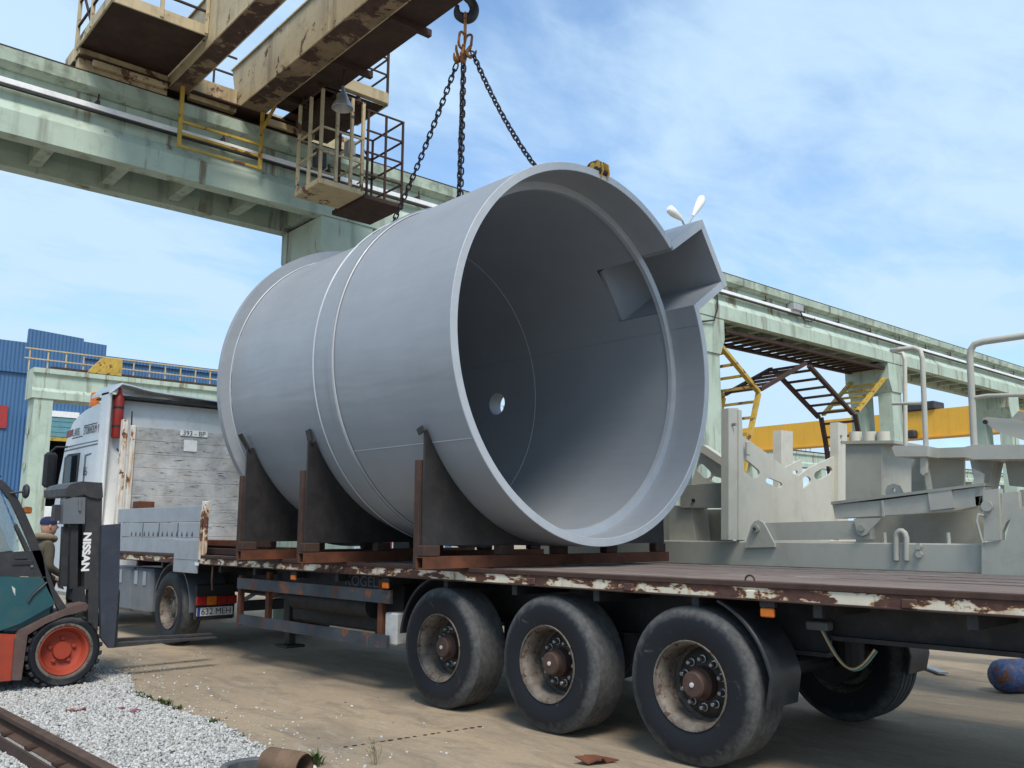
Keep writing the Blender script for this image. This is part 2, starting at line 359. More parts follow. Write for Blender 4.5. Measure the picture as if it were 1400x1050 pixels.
def smooth_path(pts, rad, k=5):
    pts = [Vector(p) for p in pts]; n = len(pts); o = []; r = []
    for i in range(n-1):
        p0, p1, p2, p3 = pts[max(0, i-1)], pts[i], pts[i+1], pts[min(n-1, i+2)]
        for j in range(k):
            t = j/k; o.append(.5*((2*p1)+(p2-p0)*t+(2*p0-5*p1+4*p2-p3)*t*t+(3*p1-p0-3*p2+p3)*t**3)); r.append(rad[i]+(rad[i+1]-rad[i])*t)
    return o+[pts[-1]], r+[rad[-1]]
ROOTS = {}
def tag(o, label=None, cat=None, group=None, kind=None):
    if label: o['label'] = label
    if cat: o['category'] = cat
    if group: o['group'] = group
    if kind: o['kind'] = kind
    return o
def mesh_of(mb, name, mat, off=Vector(), smooth=None):
    me = bpy.data.meshes.new(name); me.from_pydata([tuple(p-off) for p in mb.v], [], mb.f)
    for mm in (mat if isinstance(mat, (list, tuple)) else [mat]): me.materials.append(MATS[mm])
    import bmesh
    bm = bmesh.new(); bm.from_mesh(me); bmesh.ops.recalc_face_normals(bm, faces=bm.faces); bm.to_mesh(me); bm.free()
    if smooth:
        me.polygons.foreach_set('use_smooth', [True]*len(me.polygons)); me.set_sharp_from_angle(angle=R(smooth))
    return me
def thing(name, label, cat, base, frame='W', group=None):
    o = bpy.data.objects.new(name, None); COL.objects.link(o); base = Vector(base)
    o.location = gw(*base) if frame == 'G' else base
    if frame == 'G': o.rotation_euler.z = -GA
    o.empty_display_size = .2; ROOTS[o.name] = base; return tag(o, label, cat, group)
def part(mb, name, mat, parent, smooth=None, origin=None, local=False, kind=None, label=None):
    """verts are in the thing's frame (world or runway); origin: verts are about that point; local: verts are in the parent's own space"""
    base = ROOTS.get(parent.name, Vector()) if not local else Vector()
    if local or origin is not None: me = mesh_of(mb, name, mat, Vector(), smooth)
    else: me = mesh_of(mb, name, mat, base, smooth)
    o = bpy.data.objects.new(name, me); COL.objects.link(o); o.parent = parent
    if origin is not None: o.location = Vector(origin)-base
    elif not local: ROOTS[o.name] = base
    return tag(o, label, None, None, kind)
def inst(me, name, parent, mat4):
    o = bpy.data.objects.new(name, me); COL.objects.link(o); o.parent = parent; o.matrix_local = mat4; return o
def solo(mb, name, mat, base, label=None, cat=None, group=None, kind=None, smooth=None, frame='W'):
    base = Vector(base); me = mesh_of(mb, name, mat, base, smooth); o = bpy.data.objects.new(name, me); COL.objects.link(o)
    o.location = gw(*base) if frame == 'G' else base
    if frame == 'G': o.rotation_euler.z = -GA
    ROOTS[o.name] = base; return tag(o, label, cat, group, kind)
def copy_tree(o, parent=None):
    c = o.copy(); COL.objects.link(c); c.parent = parent
    for ch in list(o.children): copy_tree(ch, c)
    return c
def text(s, size, mat, parent, origin, xdir, ydir, name='lettering', thick=.001, bold=0, sx=1.0, align='CENTER'):
    """flat lettering as mesh: origin = centre in the thing's frame, xdir = reading direction, ydir = up"""
    cu = bpy.data.curves.new(name, 'FONT'); cu.body = s; cu.size = size; cu.align_x = align; cu.align_y = 'CENTER'; cu.extrude = thick; cu.offset = bold
    tmp = bpy.data.objects.new(name, cu); COL.objects.link(tmp)
    me = bpy.data.meshes.new_from_object(tmp.evaluated_get(bpy.context.evaluated_depsgraph_get())); bpy.data.objects.remove(tmp)
    x = Vector(xdir).normalized(); y = Vector(ydir).normalized(); z = x.cross(y)
    mt = Matrix((x*sx, y, z)).transposed().to_4x4(); me.transform(mt); me.materials.clear(); me.materials.append(MATS[mat])
    o = bpy.data.objects.new(name, me); COL.objects.link(o); o.parent = parent; o.location = Vector(origin)-ROOTS.get(parent.name, Vector()); return o
def rect2(p, q): return [p, q]

# ================================================================== GROUND
g = MB(); g.add([(-800,-800,0),(900,-800,0),(900,900,0),(-800,900,0)], [(0,1,2,3)])
solo(g, 'ground', 'ground_mat', (0,0,0), kind='structure')
GE = [(3.62,-3),(3.45,3),(3.40,5.6),(3.40,6.1),(3.58,7.3),(3.52,8.2),(3.60,9.1),(3.95,10.2),(4.0,11.6),(3.7,13),(3.5,16)]  # edge of the gravel
def gedge(y):
    for (x0, y0), (x1, y1) in zip(GE, GE[1:]):
        if y0 <= y <= y1: return x0+(x1-x0)*(y-y0)/(y1-y0)
    return 3.5
g = MB(); pts = [(x, y, .004) for x, y in GE]+[(-6,16,.004),(-6,-3,.004)]; g.add(pts, [tuple(range(len(pts)))])
solo(g, 'gravel_bed', 'gravel_base_mat', (0,0,0), kind='structure')
# loose white ballast stones
def stones(name, pos, size, label, cat):
    ico = [(0,0,-1),(.72,-.53,-.45),(-.28,-.85,-.45),(-.89,0,-.45),(-.28,.85,-.45),(.72,.53,-.45),(.28,-.85,.45),(-.72,-.53,.45),(-.72,.53,.45),(.28,.85,.45),(.89,0,.45),(0,0,1)]
    fi = np.array([(0,1,2),(1,0,5),(0,2,3),(0,3,4),(0,4,5),(1,5,10),(2,1,6),(3,2,7),(4,3,8),(5,4,9),(1,10,6),(2,6,7),(3,7,8),(4,8,9),(5,9,10),(6,10,11),(7,6,11),(8,7,11),(9,8,11),(10,9,11)])
    ico = np.array(ico); n = len(pos); ang = RNG.uniform(0, 6.283, n); tl = RNG.normal(0, .5, (n, 2))
    sc = size[:, None]*np.stack([RNG.uniform(.75, 1.35, n), RNG.uniform(.6, 1.05, n), RNG.uniform(.45, .8, n)], 1)
    v = ico[None]*sc[:, None, :]*RNG.uniform(.78, 1.18, (n, 12, 1))
    for ax, a in ((0, tl[:, 0]), (1, tl[:, 1]), (2, ang)):
        i, j = [(1,2),(0,2),(0,1)][ax]; c, s_ = np.cos(a)[:, None], np.sin(a)[:, None]
        vi, vj = v[:, :, i].copy(), v[:, :, j].copy(); v[:, :, i] = c*vi-s_*vj; v[:, :, j] = s_*vi+c*vj
    v += pos[:, None, :]; f = (fi[None]+12*np.arange(n)[:, None, None]).reshape(-1, 3); v = v.reshape(-1, 3)
    me = bpy.data.meshes.new(name); me.vertices.add(len(v)); me.vertices.foreach_set('co', v.ravel()); me.loops.add(f.size); me.loops.foreach_set('vertex_index', f.ravel())
    me.polygons.add(len(f)); me.polygons.foreach_set('loop_start', np.arange(0, f.size, 3)); me.update(calc_edges=True)
    a = me.attributes.new('tint', 'FLOAT', 'POINT'); a.data.foreach_set('value', np.repeat(np.clip(RNG.normal(.62, .25, n), 0, 1), 12))
    me.materials.append(MATS['stone_mat']); o = bpy.data.objects.new(name, me); COL.objects.link(o); return tag(o, label, cat, None, 'stuff')
N = 66000; px_ = RNG.uniform(1.2, 4.0, N); py_ = RNG.uniform(4.8, 12.0, N); ok = px_ < np.array([gedge(y) for y in py_])+RNG.normal(-.03, .03, N)
ok &= ~((px_ > 2.06) & (px_ < 2.36)); P_ = np.stack([px_[ok], py_[ok], RNG.uniform(.008, .024, ok.sum())], 1)
stones('ballast_stones', P_, RNG.uniform(.008, .020, len(P_)), 'loose white gravel spread beside the concrete', 'gravel')
n = 420; yy = RNG.uniform(5.2, 12.5, n); xx = np.array([gedge(y) for y in yy])+np.abs(RNG.normal(0, .32, n)); xx[::6] += RNG.uniform(0, 1.4, len(xx[::6]))
stones('scattered_stones', np.stack([xx, yy, np.full(n, .004)], 1), RNG.uniform(.006, .016, n), 'single white stones strewn over the brown concrete', 'gravel')
# crack with tar spots across the concrete
a, b2 = onZ(470,1022), onZ(662,993); k = 0
for i in range(17):
    t0 = i/17+random.uniform(-.012,.012); L = random.uniform(.03,.052); p = a.lerp(b2, t0); q = a.lerp(b2, t0+L); w = random.uniform(.008,.02); d = (q-p).normalized(); nn = Vector((-d.y, d.x, 0))
    ring = [p+d*0, p.lerp(q,.3)+nn*w, p.lerp(q,.75)+nn*w*.7, q, p.lerp(q,.7)-nn*w*.8, p.lerp(q,.25)-nn*w]
    g = MB(); g.add([(v.x, v.y, .004) for v in ring], [tuple(range(6))])
    if k == 0: crack = solo(g, 'ground_crack', 'dark_inside', (0,0,0), kind='structure')
    else: part(g, 'crack_patch', 'dark_inside', crack)
    k += 1
# rail beside the gravel
def rail(x0, label):
    t = thing('rail', label, 'rail', (x0, 8, 0))
    g = MB(); prof = [(-.065,0),(.065,0),(.065,.012),(.012,.03),(.010,.085),(.036,.095),(.036,.125),(.028,.132),(-.028,.132),(-.036,.125),(-.036,.095),(-.010,.085),(-.012,.03),(-.065,.012)]
    g.prism([(x0+a_, -3, z) for a_, z in prof], (0, 22, 0)); part(g, 'running_rail', 'rail_brown', t)
    g = MB(); g.prism([(x0-.19+a_, -3, z) for a_, z in ((-.05,0),(.05,0),(.05,.02),(-.03,.02),(-.03,.10),(-.05,.10))], (0, 22, 0)); part(g, 'guard_angle', 'rust_dark', t)
    for y in np.arange(3, 14, .62):
        g = MB(); g.box((x0-.09, y-.05, .012), (x0+.09, y+.05, .032)); part(g, 'rail_clip', 'rust_dark', t)
    return t
rail(2.22, 'brown rusty crane rail bedded in the white gravel')
# ================================================================== FLATBED TRAILER
XS, XE, DZ = 5.29, 7.87, 1.252            # near edge, far edge, deck height
TY0, TY1 = .4, 14.62
tr = thing('flatbed_trailer', 'long flatbed semi-trailer with rust-flaked cream deck edge carrying the grey vessel', 'trailer', (6.58, 7, 0))
for i in range(11):                        # deck planks, lengthwise, two lengths butted
    x0 = XS+.062+i*(XE-XS-.124)/11; w = (XE-XS-.124)/11; cut = random.uniform(2.6, 4.6)
    for (ya, yb) in ((TY0, cut-.004), (cut+.004, 9.0+random.uniform(-1,1)),):
        g = MB(); dz = random.uniform(-.006, .006); g.bbox((x0+.004, ya, DZ-.035+dz), (x0+w-.004, yb, DZ+dz), .004); part(g, 'deck_plank', 'deck_wood', tr)
    g = MB(); dz = random.uniform(-.004, .004); g.bbox((x0+.004, yb+.008, DZ-.035+dz), (x0+w-.004, TY1-.1, DZ+dz), .004); part(g, 'deck_plank', 'deck_wood', tr)
g = MB(); g.box((XS+.30, TY0+.05, DZ-.06), (XE-.30, TY1-.05, DZ-.045)); part(g, 'deck_underlay', 'chassis_black', tr)
for nm, xa, xb in (('side_rail', XS, XS+.06), ('side_rail', XE-.06, XE)):
    g = MB(); g.bbox((xa, TY0, 1.140), (xb, TY1, 1.250), .008)
    sr = part(g, nm, 'deck_edge', tr)
    if xa == XS:
        g = MB(); g.bbox((XS-.012, TY0, 1.222), (XS+.03, TY1, 1.262), .006); part(g, 'rail_lip', 'rust_dark', sr)
        g = MB(); g.bbox((XS-.008, TY0, 1.136), (XS+.04, TY1, 1.150), .004); part(g, 'rail_foot', 'rust_dark', sr)
        for y in np.arange(1.2, 14, 1.03):
            g = MB(); g.bbox((XS-.016, y-.045, 1.150), (XS-.001, y+.045, 1.205), .006); part(g, 'stake_pocket', 'deck_edge', sr)
for (px, py) in ((1025,788), (610,777)):   # lashing rings
    p = onX(px, py, XS+.07); g = MB(); g.tube([(p.x+.02*0, p.y+.035*math.cos(a_), DZ+.012+.032*math.sin(a_)) for a_ in np.linspace(-.3, math.pi+.3, 12)], .007, 6); part(g, 'lashing_ring', 'rust_dark', tr, 40)
for x in (6.02, 7.10):                     # main chassis beams (I-section)
    g = MB(); g.box((x-.07, TY0+.1, 1.10), (x+.07, 13.6, 1.135)); g.box((x-.012, TY0+.1, .88), (x+.012, 3.1, 1.10)); g.box((x-.012, 3.1, .76), (x+.012, 11.5, 1.10)); g.box((x-.07, 3.1, .73), (x+.07, 11.4, .76)); g.box((x-.07, TY0+.1, .85), (x+.07, 3.1, .88)); g.box((x-.012, 11.5, .96), (x+.012, 13.6, 1.1)); part(g, 'chassis_beam', 'chassis_black', tr)
for y in np.arange(1.0, 14, .92):
    g = MB(); g.box((XS+.07, y-.03, 1.05), (XE-.07, y+.03, 1.135)); part(g, 'cross_member', 'chassis_black', tr)
g = MB(); g.bbox((XS+.02, TY0-.02, .98), (XE-.02, TY0+.06, 1.138)); part(g, 'rear_beam', 'chassis_black', tr)
# wheels
AX = [(3.789+k*1.374) for k in (0, 1, 2)]
WR = .535
def make_wheel(cx, cy, side):
    """side -1: outer face looks towards -X. Local coordinates: x>0 is inwards for the near side"""
    s = -side
    g = MB()                                # rim: lip, well, inner disc
    prof = [(.004,.292),(.0,.302),(.02,.306),(.03,.285),(.055,.274),(.075,.266),(.15,.262),(.215,.258),(.24,.245),(.25,.19),(.25,.10)]
    g.lathe([(s*a_, r_) for a_, r_ in prof], n=36); g.lathe([(s*a_, r_) for a_, r_ in ((.19,.256),(.36,.285),(.375,.30))], n=36)
    w = part(g, 'wheel', 'rim_dusty', tr, 50, origin=(cx, cy, WR))
    g = MB(); prof = [(.012,.300),(.004,.33),(-.004,.38),(-.008,.43),(.0,.475),(.022,.512),(.045,.529)]
    x = .045
    for i in range(4): prof += [(x+.004,.533),(x+.066,.535),(x+.066,.524),(x+.074,.524)]; x += .074
    prof += [(.347,.531),(.365,.512),(.386,.475),(.39,.43),(.385,.36),(.375,.30)]
    g.lathe([(s*a_, r_) for a_, r_ in prof], n=64); part(g, 'tyre', 'tyre', w, 40, local=True)
    g = MB(); g.lathe([(s*a_, r_) for a_, r_ in ((.243,.246),(.235,.24),(.225,.225),(.205,.205),(.194,.14),(.188,.115))], n=32); part(g, 'wheel_disc', 'rim_dark', w, 50, local=True)
    g = MB(); g.lathe([(s*a_, r_) for a_, r_ in ((.20,.118),(.12,.112),(.10,.095),(.055,.090),(.045,.078),(.042,.02),(.042,.0001))], n=18); part(g, 'hub_cap', 'hub_brown', w, 35, local=True)
    g = MB(); g.lathe([(s*a_, r_) for a_, r_ in ((.044,.017),(.034,.017),(.032,.0001))], n=10); part(g, 'hub_bolt', 'white_dust', w, 50, local=True)
    for k in range(10):
        a_ = k*.6283+.2; c_ = Vector((0, .163*math.cos(a_), .163*math.sin(a_)))
        g = MB(); g.lathe([(s*.198,.030),(s*.18,.030),(s*.178,.022),(s*.142,.020),(s*.134,.013),(s*.134,.0001)], c=c_, n=8); part(g, 'wheel_nut', 'bolt_steel', w, 40, local=True)
    return w
for k, y in enumerate(AX):
    w = make_wheel(XS, y, -1); w.rotation_euler.x = k*.4+.1
    w = make_wheel(XE-.02, y, 1); w.rotation_euler.x = k*.7
    g = MB(); g.cyl((XS+.2, y, WR), (XE-.2, y, WR), .075, 12); part(g, 'axle', 'chassis_black', tr)
    for x in (XS+.42, XE-.42):
        g = MB(); g.lathe([(-.10,.0001),(-.10,.205),(.10,.205),(.10,.0001)], c=(x, y, WR), n=20); part(g, 'brake_drum', 'chassis_black', tr, 40)
    for x in (6.02, 7.10):
        g = MB(); g.beam((x, y, WR+.05), (x, y+.55, .74), .10, .06); g.cyl((x, y-.28, .52), (x, y-.28, .76), .12, 14); part(g, 'air_suspension', 'chassis_black', tr)
# mudguards
def mudguard(yc, a0, a1, xa, xb, rad=.60, skirt=None):
    prof = [(rad*math.cos(a_), rad*math.sin(a_)) for a_ in np.linspace(a0, a1, 12)]
    if skirt: prof = [(prof[0][0]+.035, skirt)] + prof
    g = MB(); pts = [(xa, yc+y_, WR+z_) for y_, z_ in prof]
    out = pts + [(xa, yc+(y_*1.02), WR+z_*1.02) for y_, z_ in reversed(prof)]
    g.prism(out, (xb-xa, 0, 0)); g.tube([(xa-.004, yc+y_*1.01, WR+z_*1.01) for y_, z_ in prof], .014, 6); part(g, 'mudguard', 'fender_black', tr, 40)
mudguard(AX[0], math.pi-.18, math.pi*.62, XS+.05, XS+.42, .62, -.08)
mudguard(AX[2], .12, math.pi*.42, XS+.05, XS+.42, .62)
mudguard(AX[0], math.pi-.1, math.pi*.3, XE-.42, XE-.05, .62, -.08)
# side under-run guard
g = MB(); g.bbox(onX(325,791,5.36)+Vector((-.02,0,-.05)), onX(535,812,5.36)+Vector((.02,0,.02)), .008)
p1, p2 = onX(326,797,5.36), onX(536,818,5.36)
g = MB(); g.beam(p1-Vector((0,0,.0)), Vector((5.36, 7.36, p1.z)), .035, .13); gu = part(g, 'guard_rail', 'guard_blue_grey', tr)
g = MB(); g.beam((5.36, 10.5, .505), (5.36, 7.40, .505), .035, .12); part(g, 'guard_rail', 'guard_blue_grey', tr)
for y, za, zb in ((10.62, .42, 1.03), (9.91, .50, 1.1), (7.60, .44, 1.1)):
    g = MB(); g.bbox((5.39, y-.04, za), (5.45, y+.04, zb), .006); part(g, 'guard_post', 'rust', tr)
g = MB(); g.prism([(5.42, 9.86, .95), (5.42, 9.45, .98), (5.42, 9.86, .78)], (.02, 0, 0)); part(g, 'post_gusset', 'rust', tr)
g = MB(); g.bbox((5.40, 7.32, .47), (5.62, 7.52, .78), .015); part(g, 'valve_box', 'white_dust', tr)
# landing legs and equipment between the chassis beams
for x in (5.85, 7.2):
    g = MB(); g.bbox((x-.07, 10.05, .38), (x+.07, 10.2, 1.1), .01); g.bbox((x-.05, 10.07, .2), (x+.05, 10.18, .4), .01); g.bbox((x-.13, 9.98, .17), (x+.13, 10.27, .2), .008); part(g, 'landing_leg', 'chassis_black', tr)
g = MB(); g.bbox((5.78, 7.75, .50), (7.4, 10.0, 1.04), .03); part(g, 'tool_box', 'chassis_black', tr)  # tool box, enlarged across the chassis to black out bright see-through gaps
g = MB(); g.cyl((5.62, 8.0, .80), (5.62, 9.6, .80), .13, 18); part(g, 'air_tank', 'chassis_black', tr, 40)
g = MB(); g.bbox((5.50, 7.62, .99), (5.52, 9.9, 1.135), .004); part(g, 'side_panel', 'chassis_black', tr)
text('KÖGEL', .155, 'truck_grey', tr, (5.496, 8.10, 1.052), (0,-1,0), (0,0,1), sx=1.25)
for (px, py) in ((402,789), (528,800), (1050,837)):     # amber side markers
    p = onX(px, py, 5.33); g = MB(); g.bbox((p.x-.02, p.y-.05, p.z-.032), (p.x+.01, p.y+.05, p.z+.026), .008); mk = part(g, 'side_marker', 'orange_lens', tr)
    g = MB(); g.bbox((p.x-.012, p.y-.055, p.z+.028), (p.x+.03, p.y+.055, p.z+.075), .004); part(g, 'marker_bracket', 'chassis_black', mk)
# hanging cable and socket at the rear
g = MB(); a, b2 = onX(1120,855,5.9), onX(1196,888,5.9); pts = []
for i in range(15): t_ = i/14; p = a.lerp(b2, t_); pts.append((p.x, p.y, p.z-.20*math.sin(math.pi*t_)))
g.tube(pts, .008, 6); part(g, 'cable', 'rail_yellow', tr, 60)
g = MB(); g.tube([(x_+.03, y_, z_-.012) for x_, y_, z_ in pts], .008, 6); part(g, 'cable', 'teal_door', tr, 60)
g = MB(); g.bbox(a+Vector((-.05,-.08,-.03)), a+Vector((.05,.08,.03)), .01); part(g, 'cable_socket', 'truck_grey', tr)
# headboard at the trailer's front
HY = 14.6
for i in range(9):
    za = 1.26+i*.221; g = MB(); g.bbox((5.47, HY+random.uniform(-.004,.004), za+.0025), (7.87, HY+.05, za+.2185), .004); part(g, 'headboard_plank', 'head_wood', tr)
g = MB(); g.bbox((5.385, HY-.03, 1.14), (5.46, HY+.07, 3.26), .01); part(g, 'headboard_post', 'post_white', tr)
g = MB(); g.bbox((7.875, HY-.03, 1.14), (7.96, HY+.07, 3.26), .01); part(g, 'headboard_post', 'post_white', tr)
g = MB(); g.bbox((5.29, HY+.09, 1.14), (5.375, HY+.2, 3.36), .01); part(g, 'corner_post', 'post_white', tr)
p = onY(265,593,HY); g = MB(); g.bbox((p.x-.24, HY-.016, p.z-.05), (p.x+.24, HY-.008, p.z+.05), .003); pl = part(g, 'number_plate', 'plate_white', tr)
text('393 - BP', .115, 'ink', tr, (p.x, HY-.019, p.z-.002), (1,0,0), (0,0,1), bold=0)
p = onY(260,610,HY); g = MB(); g.box((p.x-.115, HY-.012, p.z-.09), (p.x+.115, HY-.008, p.z+.10)); part(g, 'paper_notice', 'plate_white', tr)
g = MB(); g.bbox((5.48, HY-.28, 1.72+.14), (5.74, HY-.05, 1.72+.32), .01); part(g, 'rusty_bracket', 'rust', tr)
# drop-side boards (near side, front)
sbz = 1.262
for j, (za, zb) in enumerate(((sbz, 1.475), (1.485, 1.69), (1.70, 1.915))):
    g = MB(); g.bbox((5.30, 11.62, za), (5.335, HY+.05, zb), .006); sb = part(g, 'drop_board', 'board_aluminium', tr)
    if j == 1:
        for y in (12.35, 13.0, 13.6): g2 = MB(); g2.box((5.295, y-.006, za), (5.2995, y+.006, zb)); part(g2, 'board_seam', 'truck_dark', sb)
        for i in range(14):
            y = 11.85+i*.165; g2 = MB(); g2.prism([(5.2955, y, za+.02), (5.2955, y+.055, za+.02), (5.2955, y+.028, za+.085)], (.003, 0, 0)); part(g2, 'lashing_slot', 'truck_dark', sb)
g = MB(); g.bbox((5.285, 11.50, 1.14), (5.35, 11.60, 1.97), .008); g.bbox((5.26, 11.53, 1.20), (5.285, 11.57, 1.85), .004); part(g, 'side_post', 'post_white', tr)
g = MB(); g.bbox((5.25, 11.58, 1.02), (5.28, 12.32, 1.46), .006); g.box((5.245, 11.58, 1.20), (5.251, 12.32, 1.21)); part(g, 'folded_board', 'board_aluminium', tr)
p = onX(268,771,5.24); g = MB(); g.box((5.2455, p.y-.06, p.z-.02), (5.2495, p.y+.06, p.z+.02)); part(g, 'sticker', 'white_paint', tr)
g = MB(); g.tube([(5.30, 11.2, 1.14), (5.29, 11.19, .95), (5.31, 11.2, .82)], .012, 6); part(g, 'strap_hook', 'rust_dark', tr)
# timber and steel bars lying on the deck in front of the vessel
for i, (x, z, mt, nm) in enumerate(((5.60, 1.30, 'rust_dark', 'steel_bar'), (5.75, 1.31, 'timber', 'timber_baulk'), (5.66, 1.40, 'rust', 'steel_bar'), (5.95, 1.35, 'timber', 'timber_baulk'))):
    h = .085 if nm == 'steel_bar' else .11
    if z > 1.39: z = 1.262+.11+h/2
    else: z = 1.262+h/2
    g = MB(); g.bbox((x-h/2, 10.3, z-h/2), (x+h/2, 13.9, z+h/2), .008)
    solo(g, nm, mt, (x, 12, z-h/2), ['rusty steel bar lying lengthwise on deck behind the grey drop boards, nearest the deck edge', 'brown timber baulk lying between two rusty bars behind the drop boards', 'reddish rusty steel bar lying on top of the others behind the drop boards', 'brown timber baulk on the deck, furthest in from the drop boards'][i], 'bar' if nm == 'steel_bar' else 'timber', 'bars and timbers stored on the deck')

# ================================================================== GREY STEEL VESSEL
TC = Vector((6.488, 0, 3.322))
ves = thing('steel_vessel', 'huge grey painted open-ended steel vessel lying on black saddles', 'vessel', (6.488, 7.7, 1.43))
ND = 144
A0, A1 = R(24.5), R(48.0)                    # opening for the spout
SY = 6.62                                    # how far the spout runs in
sk = lambda jmax: (lambda j, i: j < jmax and A0 < (i+.5)*2*math.pi/ND < A1)
# shell as one skin: outside from the rim back, closed rear, inside to the rim
outer = [(5.60,1.88),(6.0,1.88),(SY,1.88),(7.38,1.88),(7.38,1.912),(7.46,1.912),(7.47,1.895),(7.71,1.885),(7.74,1.885),(7.745,1.80),(9.70,1.80)]
inner = [(9.70,.0001),(9.68,.0001),(9.68,1.74),(SY,1.74),(6.03,1.74),(6.03,1.80),(6.0,1.80),(5.60,1.80),(5.60,1.88)]
HA = 3                                       # round port through the wall at mid height on the far side
def in_port(y0, y1, a0, a1):
    return False
def ring_pts(Rr, y, n=ND): return [Vector((TC.x+Rr*math.cos(2*math.pi*i/n), y, TC.z+Rr*math.sin(2*math.pi*i/n))) for i in range(n)]
PY, PR = 8.955, .155                         # port centre along the axis and radius
def wall(g, Rr, yseq):
    """cylinder wall with the spout opening and a round port cut out"""
    rows = [ring_pts(Rr, y) for y in yseq]; base = len(g.v); g.v += [p for r_ in rows for p in r_]; k = ND
    for j in range(len(rows)-1):
        for i in range(ND):
            am = (i+.5)*2*math.pi/ND
            if yseq[j+1] <= SY+.001 and A0 < am < A1: continue
            if yseq[j] >= PY-.301 and yseq[j+1] <= PY+.301 and (i in PORT_I): continue
            i2 = (i+1) % ND; g.f.append((base+j*k+i, base+j*k+i2, base+(j+1)*k+i2, base+(j+1)*k+i))
    # patch round the port
    if yseq[0] < PY < yseq[-1]:
        hw = len(PORT_I)/2*2*math.pi/ND; nb = 32; ib = []; ob = []
        for q in range(nb):
            a_ = 2*math.pi*q/nb; cx_, cy_ = math.cos(a_), math.sin(a_); mxx = max(abs(cx_), abs(cy_))
            th = hw*cx_/mxx; yy_ = PY+.3*cy_/mxx; ob.append(Vector((TC.x+Rr*math.cos(th), yy_, TC.z+Rr*math.sin(th))))
            th2 = PR*cx_/1.77; ib.append(Vector((TC.x+Rr*math.cos(th2), PY+PR*cy_, TC.z+Rr*math.sin(th2))))
        o = len(g.v); g.v += ob+ib
        for q in range(nb): q2 = (q+1) % nb; g.f.append((o+q, o+q2, o+nb+q2, o+nb+q))
        return ib
PORT_I = set([0,1,2,3,4,5] + [ND-1-i for i in range(6)])
g = MB()
ysO = [5.60, 6.03, SY, 7.38]; wall(g, 1.88, ysO)
g.lathe([(7.38,1.88),(7.38,1.912),(7.45,1.912),(7.465,1.895),(7.72,1.885),(7.735,1.84),(7.74,1.80)], c=(TC.x,0,TC.z), axis='Y', n=ND)
ib1 = wall(g, 1.80, [7.74, PY-.3, PY+.3, 9.70])
ib2 = wall(g, 1.74, [6.03, SY, PY-.3, PY+.3, 9.68])
for q in range(32): q2 = (q+1) % 32; g.add([ib1[q], ib1[q2], ib2[q2], ib2[q]], [(0,1,2,3)])
wall(g, 1.80, [5.60, 6.0])
g.lathe([(9.70,1.80),(9.72,1.3),(9.72,.0001)], c=(TC.x,0,TC.z), axis='Y', n=ND); g.lathe([(9.68,1.74),(9.68,.0001)], c=(TC.x,0,TC.z), axis='Y', n=ND)
part(g, 'shell', 'tank_grey', ves, 25)
n_sp = lambda j, i: A0 < (i+.5)*2*math.pi/ND < A1
g = MB(); g.lathe([(5.60,1.8005),(5.594,1.805),(5.594,1.876),(5.60,1.8805)], c=(TC.x,0,TC.z), axis='Y', n=ND, skip=n_sp); part(g, 'rim', 'tank_edge', ves, 30)
g = MB(); g.lathe([(5.99,1.80),(5.99,1.72),(6.04,1.72),(6.04,1.80)], c=(TC.x,0,TC.z), axis='Y', n=ND, closed=True); part(g, 'inner_ring', 'tank_edge', ves, 30)
g = MB(); g.lathe([(9.715,1.795),(9.715,1.93),(9.80,1.93),(9.80,1.795)], c=(TC.x,0,TC.z), axis='Y', n=ND, closed=True); part(g, 'rear_flange', 'tank_grey', ves, 30)
for y, r_ in ((7.378,1.888),(7.735,1.892),(9.712,1.806)):
    g = MB(); g.lathe([(y-.009,r_),(y,r_+.010),(y+.009,r_)], c=(TC.x,0,TC.z), axis='Y', n=ND); part(g, 'weld_seam', 'tank_edge', ves, 60)
g = MB(); g.lathe([(8.2,1.7395),(8.208,1.734),(8.216,1.7395)], c=(TC.x,0,TC.z), axis='Y', n=ND); part(g, 'weld_seam', 'tank_edge', ves, 60)
for (ya, yb, ang, r_) in ((5.62, 7.37, 211, 1.881),):
    a_ = R(ang); c_ = Vector((TC.x+r_*math.cos(a_), 0, TC.z+r_*math.sin(a_))); g = MB(); g.tube([c_+Vector((0,ya,0)), c_+Vector((0,yb,0))], .005, 6); part(g, 'weld_seam', 'tank_edge', ves)
for (ya, yb, ang, r_) in ((6.05, 9.6, 18, 1.7395), (5.61, 5.98, 18, 1.7995)):
    a_ = R(ang); c_ = Vector((TC.x+r_*math.cos(a_), 0, TC.z+r_*math.sin(a_))); g = MB(); g.tube([c_+Vector((0,ya,0)), c_+Vector((0,yb,0))], .005, 6); part(g, 'weld_seam', 'tank_grey', ves)
g = MB(); g.lathe([(1.742,.1555),(1.95,.1555),(1.95,.185),(1.80,.185)], c=(TC.x,PY,TC.z), axis='X', n=32); part(g, 'port_nozzle', 'tank_grey', ves, 40)
